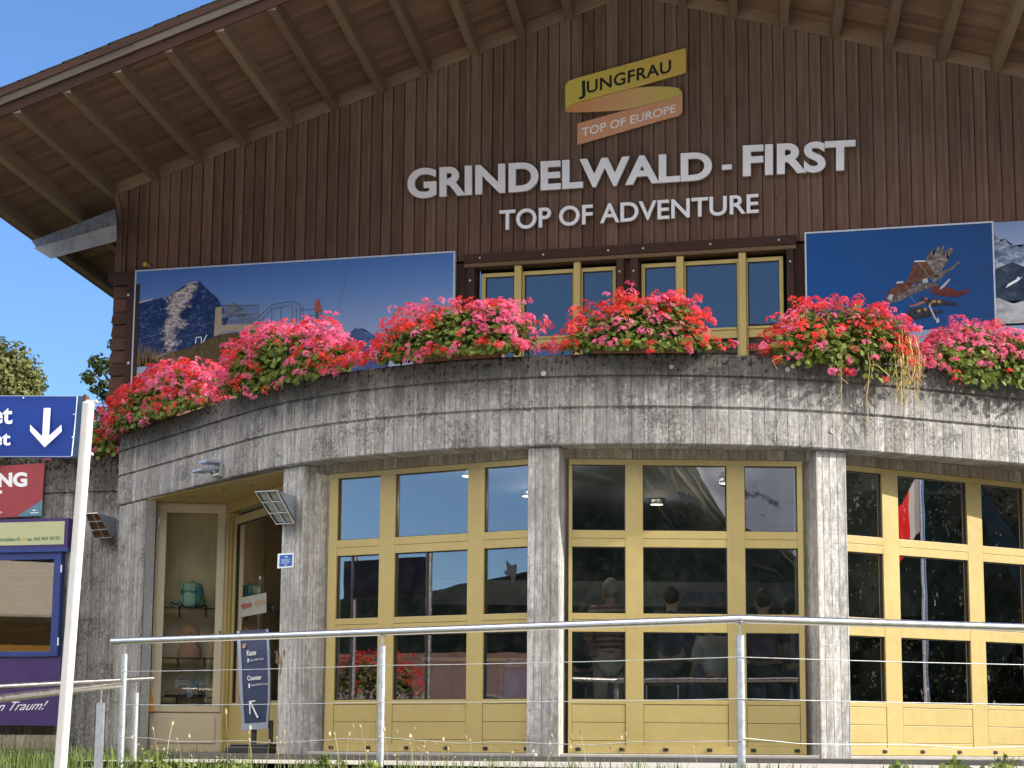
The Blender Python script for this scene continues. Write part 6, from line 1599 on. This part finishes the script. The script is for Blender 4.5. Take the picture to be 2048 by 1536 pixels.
for k in range(1700):                                    # rough verge along the railing
    x = rn.uniform(-9.2, 2.2); e = pav_edge(x); y = e-.05-abs(rn.gauss(0, .35)); dens = mnoise.noise(Vector((x*1.3, 0, 3)))
    if dens < -.12 and rn.random() < .85: continue
    blade(gb, Vector((x, y, ground_z(x, y)-.03)), rn.uniform(.05, .17), rn.uniform(.02, .09), .004, rn.random())
tag(gb.build('grass', M['grass']), 'short green grass along the railing and at the foot of the left wall', 'grass', kind='stuff')
# weeds
def weed(label, px, r_, h, seed):
    rn2 = random.Random(seed); q = on_line(px, RBz, RAz if px < 1480 else RCz); x, y = q.x, q.y-.18
    o = thing('weed', label, 'weed'); z = ground_z(x, y)-.03; b = MB()
    for k in range(150):
        a = rn2.uniform(0, 6.28); d = r_*1.5*rn2.random()**1.2; hh = h*rn2.uniform(.15, 1.05)*(1-.5*min(1, d/r_/1.5))*(.55+.45*math.sin(a*2+seed))
        leaf(b, Vector((x+d*math.cos(a), y+d*.7*math.sin(a), z+hh)), Vector((math.cos(a)*.6, math.sin(a)*.6-.3, .8)), rn2.uniform(.014, .034), rn2, rn2.random())
    for k in range(14):
        a = rn2.uniform(0, 6.28); d = r_*.7*rn2.random(); b.tube([Vector((x, y, z)), Vector((x+d*math.cos(a), y+d*math.sin(a)*.7, z+h*.8))], .003, 3, .3, cap=False)
    b.build('leaves', M['leaf'], o)
for i, (px, r_, h, lab) in enumerate(((345, .22, .17, 'low leafy weed beside the left end of the railing'), (480, .16, .10, 'small leafy weed in front of the pavement sign'), (668, .14, .16, 'leafy weed left of the second railing post'), (758, .10, .10, 'broad leaved weed at the foot of the second railing post'), (1790, .10, .13, 'single leafy weed below the sunlit yellow door'), (1905, .20, .17, 'spreading leafy weed below the sunlit yellow door'), (2005, .18, .20, 'leafy weed with long grass at the bottom right corner'))):
    weed(lab, px, r_, h, 50+i)
# dry seed stalks, copies of four
M['stalk'] = petals('dry_stalk', (.30, .25, .10), (.46, .40, .20), .1); M['bud'] = petals('seed_head', (.40, .31, .16), (.66, .57, .36), .15)
protos = []
def stalk_proto(seed):
    r3 = random.Random(seed); b = MB(); h = 1.0; bx, by = r3.uniform(-.22, .22), r3.uniform(-.1, .1)
    path = [Vector((bx*f*f, by*f*f, f)) for f in (0, .3, .6, .85, 1.0)]
    b.tube(path, [.0105, .009, .008, .0075, .007], 5, r3.random()); c = path[-1]; d = (path[-1]-path[-2]).normalized()
    o = thing('seed_stalk', 'thin dry stalk with a pale seed head standing in the verge below the railing', 'seed stalk', group='seed stalks along the railing')
    st_ = b.build('stem', M['stalk'], o)
    b = MB(); b.lathe([(.0, -.02), (.018, -.005), (.034, .03), (.036, .06), (.026, .095), (.030, .115), (.012, .12), (.0, .118)], c, d, 8, r3.random()); b.build('seed_head', M['bud'], o, smooth=True)
    return o
protos = [stalk_proto(70+i) for i in range(5)]
ST_PX = [(16, 1505, .7), (262, 1478, 1), (270, 1492, 1), (290, 1500, .8), (300, 1496, .8), (318, 1462, 1), (324, 1500, .7), (335, 1452, 1.3), (318, 1500, .8), (350, 1502, .6), (366, 1482, 1), (380, 1476, 1), (388, 1512, .6), (438, 1520, .7), (458, 1430, 1.2), (460, 1512, .9), (498, 1460, 1), (503, 1470, 1), (506, 1483, 1.1), (534, 1486, 1), (552, 1500, .9), (557, 1488, .7), (559, 1480, .7), (570, 1468, .7), (580, 1490, 1), (632, 1518, .9), (665, 1472, 1), (679, 1472, 1), (693, 1472, .8), (709, 1458, .7), (736, 1458, 1.2), (730, 1504, .9), (720, 1512, .9), (776, 1464, 1.1), (799, 1468, .8), (824, 1464, .7), (824, 1476, 1.1), (829, 1491, .7), (841, 1496, 1), (845, 1500, 1), (852, 1488, 1), (795, 1512, .9), (803, 1522, .8), (859, 1508, 1), (878, 1516, 1), (880, 1491, .7), (890, 1482, .8), (896, 1516, 1), (896, 1500, .7), (940, 1478, .7), (946, 1484, .7), (964, 1522, .9), (981, 1514, .9), (1019, 1507, 1), (1026, 1500, 1), (1033, 1530, .8), (1070, 1505, .9), (1088, 1508, .9), (1100, 1491, .9), (1114, 1475, .9), (1136, 1478, .8), (1138, 1497, .8), (1173, 1468, .9), (1210, 1508, .7), (1218, 1497, .8), (1252, 1474, .9), (1249, 1480, .9), (1396, 1498, .6)]
for i, (px, py, thick) in enumerate(ST_PX):
    q = on_line(px, RBz, RAz if px < 1480 else RCz); off = rn.uniform(.1, .5); x, y = q.x, q.y-off
    pt = ray(px, py); pt = pt*(y/pt.y); z0 = ground_z(pt.x, y)-.03; hh = max(.10, pt.z-z0)
    p = protos[i % 5]
    if i < 5: o = p; kids = list(p.children)
    else:
        o = p.copy(); COL.objects.link(o)
        for c in p.children: k = c.copy(); COL.objects.link(k); k.parent = o
    sx = .26*thick; o.location = (pt.x, y, z0); o.scale = (sx, sx, hh); o.rotation_euler = (0, 0, rn.uniform(0, 6.28))
    for c in o.children:
        pass

# ================================================================ WHAT THE GLASS MIRRORS (beyond the left edge of the picture)
t = thing('chalet', 'low chalet with brown tiled roof and orange boards, mirrored in the left yellow door', 'house')
hx, hy = -27.5, 2.0; hd_ = Vector((.86, -.5, 0)); hn = Vector((.5, .86, 0)); Mk = frame_matrix((hx, hy, -2.3), hd_, hn)
b = MB(); b.box(-5, 5, -7, 0, .4, 3.2, None, Mk); b.build('wall', paint('chalet_boards', (.20, .10, .05), .8, .25, 2), t)
b = MB()
ol = [(1.6, 2.55), (1.6, 2.75), (-3.5, 4.75), (-8.2, 2.75), (-8.2, 2.55), (-3.5, 4.5)]
b.prism([Mk @ Vector((-5.8, y, z)) for y, z in ol], hd_*11.6); b.build('roof', paint('chalet_tile', (.17, .095, .07), .85, .4, 9), t)
for u in (-3.5, -.6, 2.4):
    b = MB(); b.box(u, u+1.2, .0, .05, 1.0, 2.2, None, Mk); wn_ = b.build('window', M['white_letter'], t); b = MB(); b.box(u+.1, u+1.1, .051, .055, 1.1, 2.1, None, Mk); b.build('pane', M['glass_window'], wn_)
t = thing('market_stall', 'stall with white canopy and orange side cloth beyond the left edge, mirrored in the glass', 'stall')
Mk = frame_matrix((-18.0, 18.6, -.2), (.80, -.60, 0), (.60, .80, 0))
b = MB(); b.prism([Mk @ Vector((-2.6, .9, z)) for z in (2.25, 2.29)]+[Mk @ Vector((-2.6, -1.0, 3.3)), Mk @ Vector((-2.6, -2.9, 2.29)), Mk @ Vector((-2.6, -2.9, 2.25)), Mk @ Vector((-2.6, -1.0, 3.26))], Vector((.80, -.60, 0))*5.2); b.build('canopy', plain('canopy_white', (.72, .69, .60), .8, .06), t)
b = MB(); b.box(-2.5, 2.5, .3, .33, -.3, 2.2, None, Mk); b.build('side_cloth', plain('cloth_orange', (.62, .33, .06), .8, .12), t)
b = MB()
for u in (-2.5, 2.46):
    for v in (.72, -2.75): b.box(u, u+.05, v, v+.05, -.3, 2.24, None, Mk)
b.build('frame', M['steel'], t)
t = thing('flag_pole', 'steel pole with red and white flag, mirrored in the right hand door', 'flag pole')
b = MB(); b.tube([(13.0, 23.9, -1.6), (13.0, 23.9, 6.0)], .05, 10); b.build('pole', M['steel'], t, smooth=True)
b = MB()
for i in range(6):
    f0, f1 = i/6, (i+1)/6; P = lambda f, z: Vector((13.0-.1*math.sin(f*7), 23.9-f*.55-.05, z-.8*f+.05*math.sin(f*9)))
    b.face([P(f0, 3.9), P(f1, 3.9), P(f1, 4.9), P(f0, 4.9)], None, 0, 0 if i > 1 else 1)
b.build('flag', [petals('flag_red', (.55, .02, .02), (.65, .03, .03), .3), petals('flag_white', (.40, .40, .40), (.42, .42, .42), .3)], t)
def mirrored(px, py, dist, phi=-15.7, ap=5.05):
    """the point a pane of the left yellow door mirrors at this pixel, dist metres out from the glass"""
    n = ringn(phi); p = on_plane(px, py, ringp(phi, ap), n); d = ray(px, py).normalized(); return p + (d-n*2*d.dot(n))*dist
t = thing('notice_board', 'dark board on two steel poles beyond the left edge, mirrored in the left door', 'sign')
pa_, pb2 = mirrored(852, 1150, 8), mirrored(702, 1150, 8.4); dv = (pb2-pa_); dv.z = 0; dv.normalize(); nv = Vector((-dv.y, dv.x, 0))
for q in (pa_, pb2):
    b = MB(); b.tube([(q.x, q.y, -1.6), (q.x, q.y, 2.85)], .05, 14); b.lathe([(0, .05), (.04, .04), (.05, 0)], (q.x, q.y, 2.85), (0, 0, 1), 14); b.build('pole', M['steel'], t, smooth=True)
b = MB(); q = pa_.lerp(pb2, .5); Mn = frame_matrix((q.x, q.y, 0), dv, nv); L = (pb2-pa_).length; b.box(-L*.5+.06, L*.62, -.04, .04, 2.2, 2.76, None, Mn); b.build('board', plain('board_back', (.015, .016, .03), .5, .3), t)
p = mirrored(735, 1395, 11); p.z = .95
fo = flower_box('red geranium box beyond the left edge, mirrored low in the left door', p, Vector((.71, .70, 0)), Vector((-.70, .71, 0)), 1.7, .55, .25, redness=.95, seed=14, heads=190, leaves=900, planter_w=1.3)
b = MB(); Mn = frame_matrix((p.x, p.y, 0), Vector((-.70, .71, 0)), Vector((.71, .70, 0))); b.box(-.9, .9, -.3, .05, -1.7, .95, None, Mn); b.build('stone_plinth', M['left_concrete'], fo)
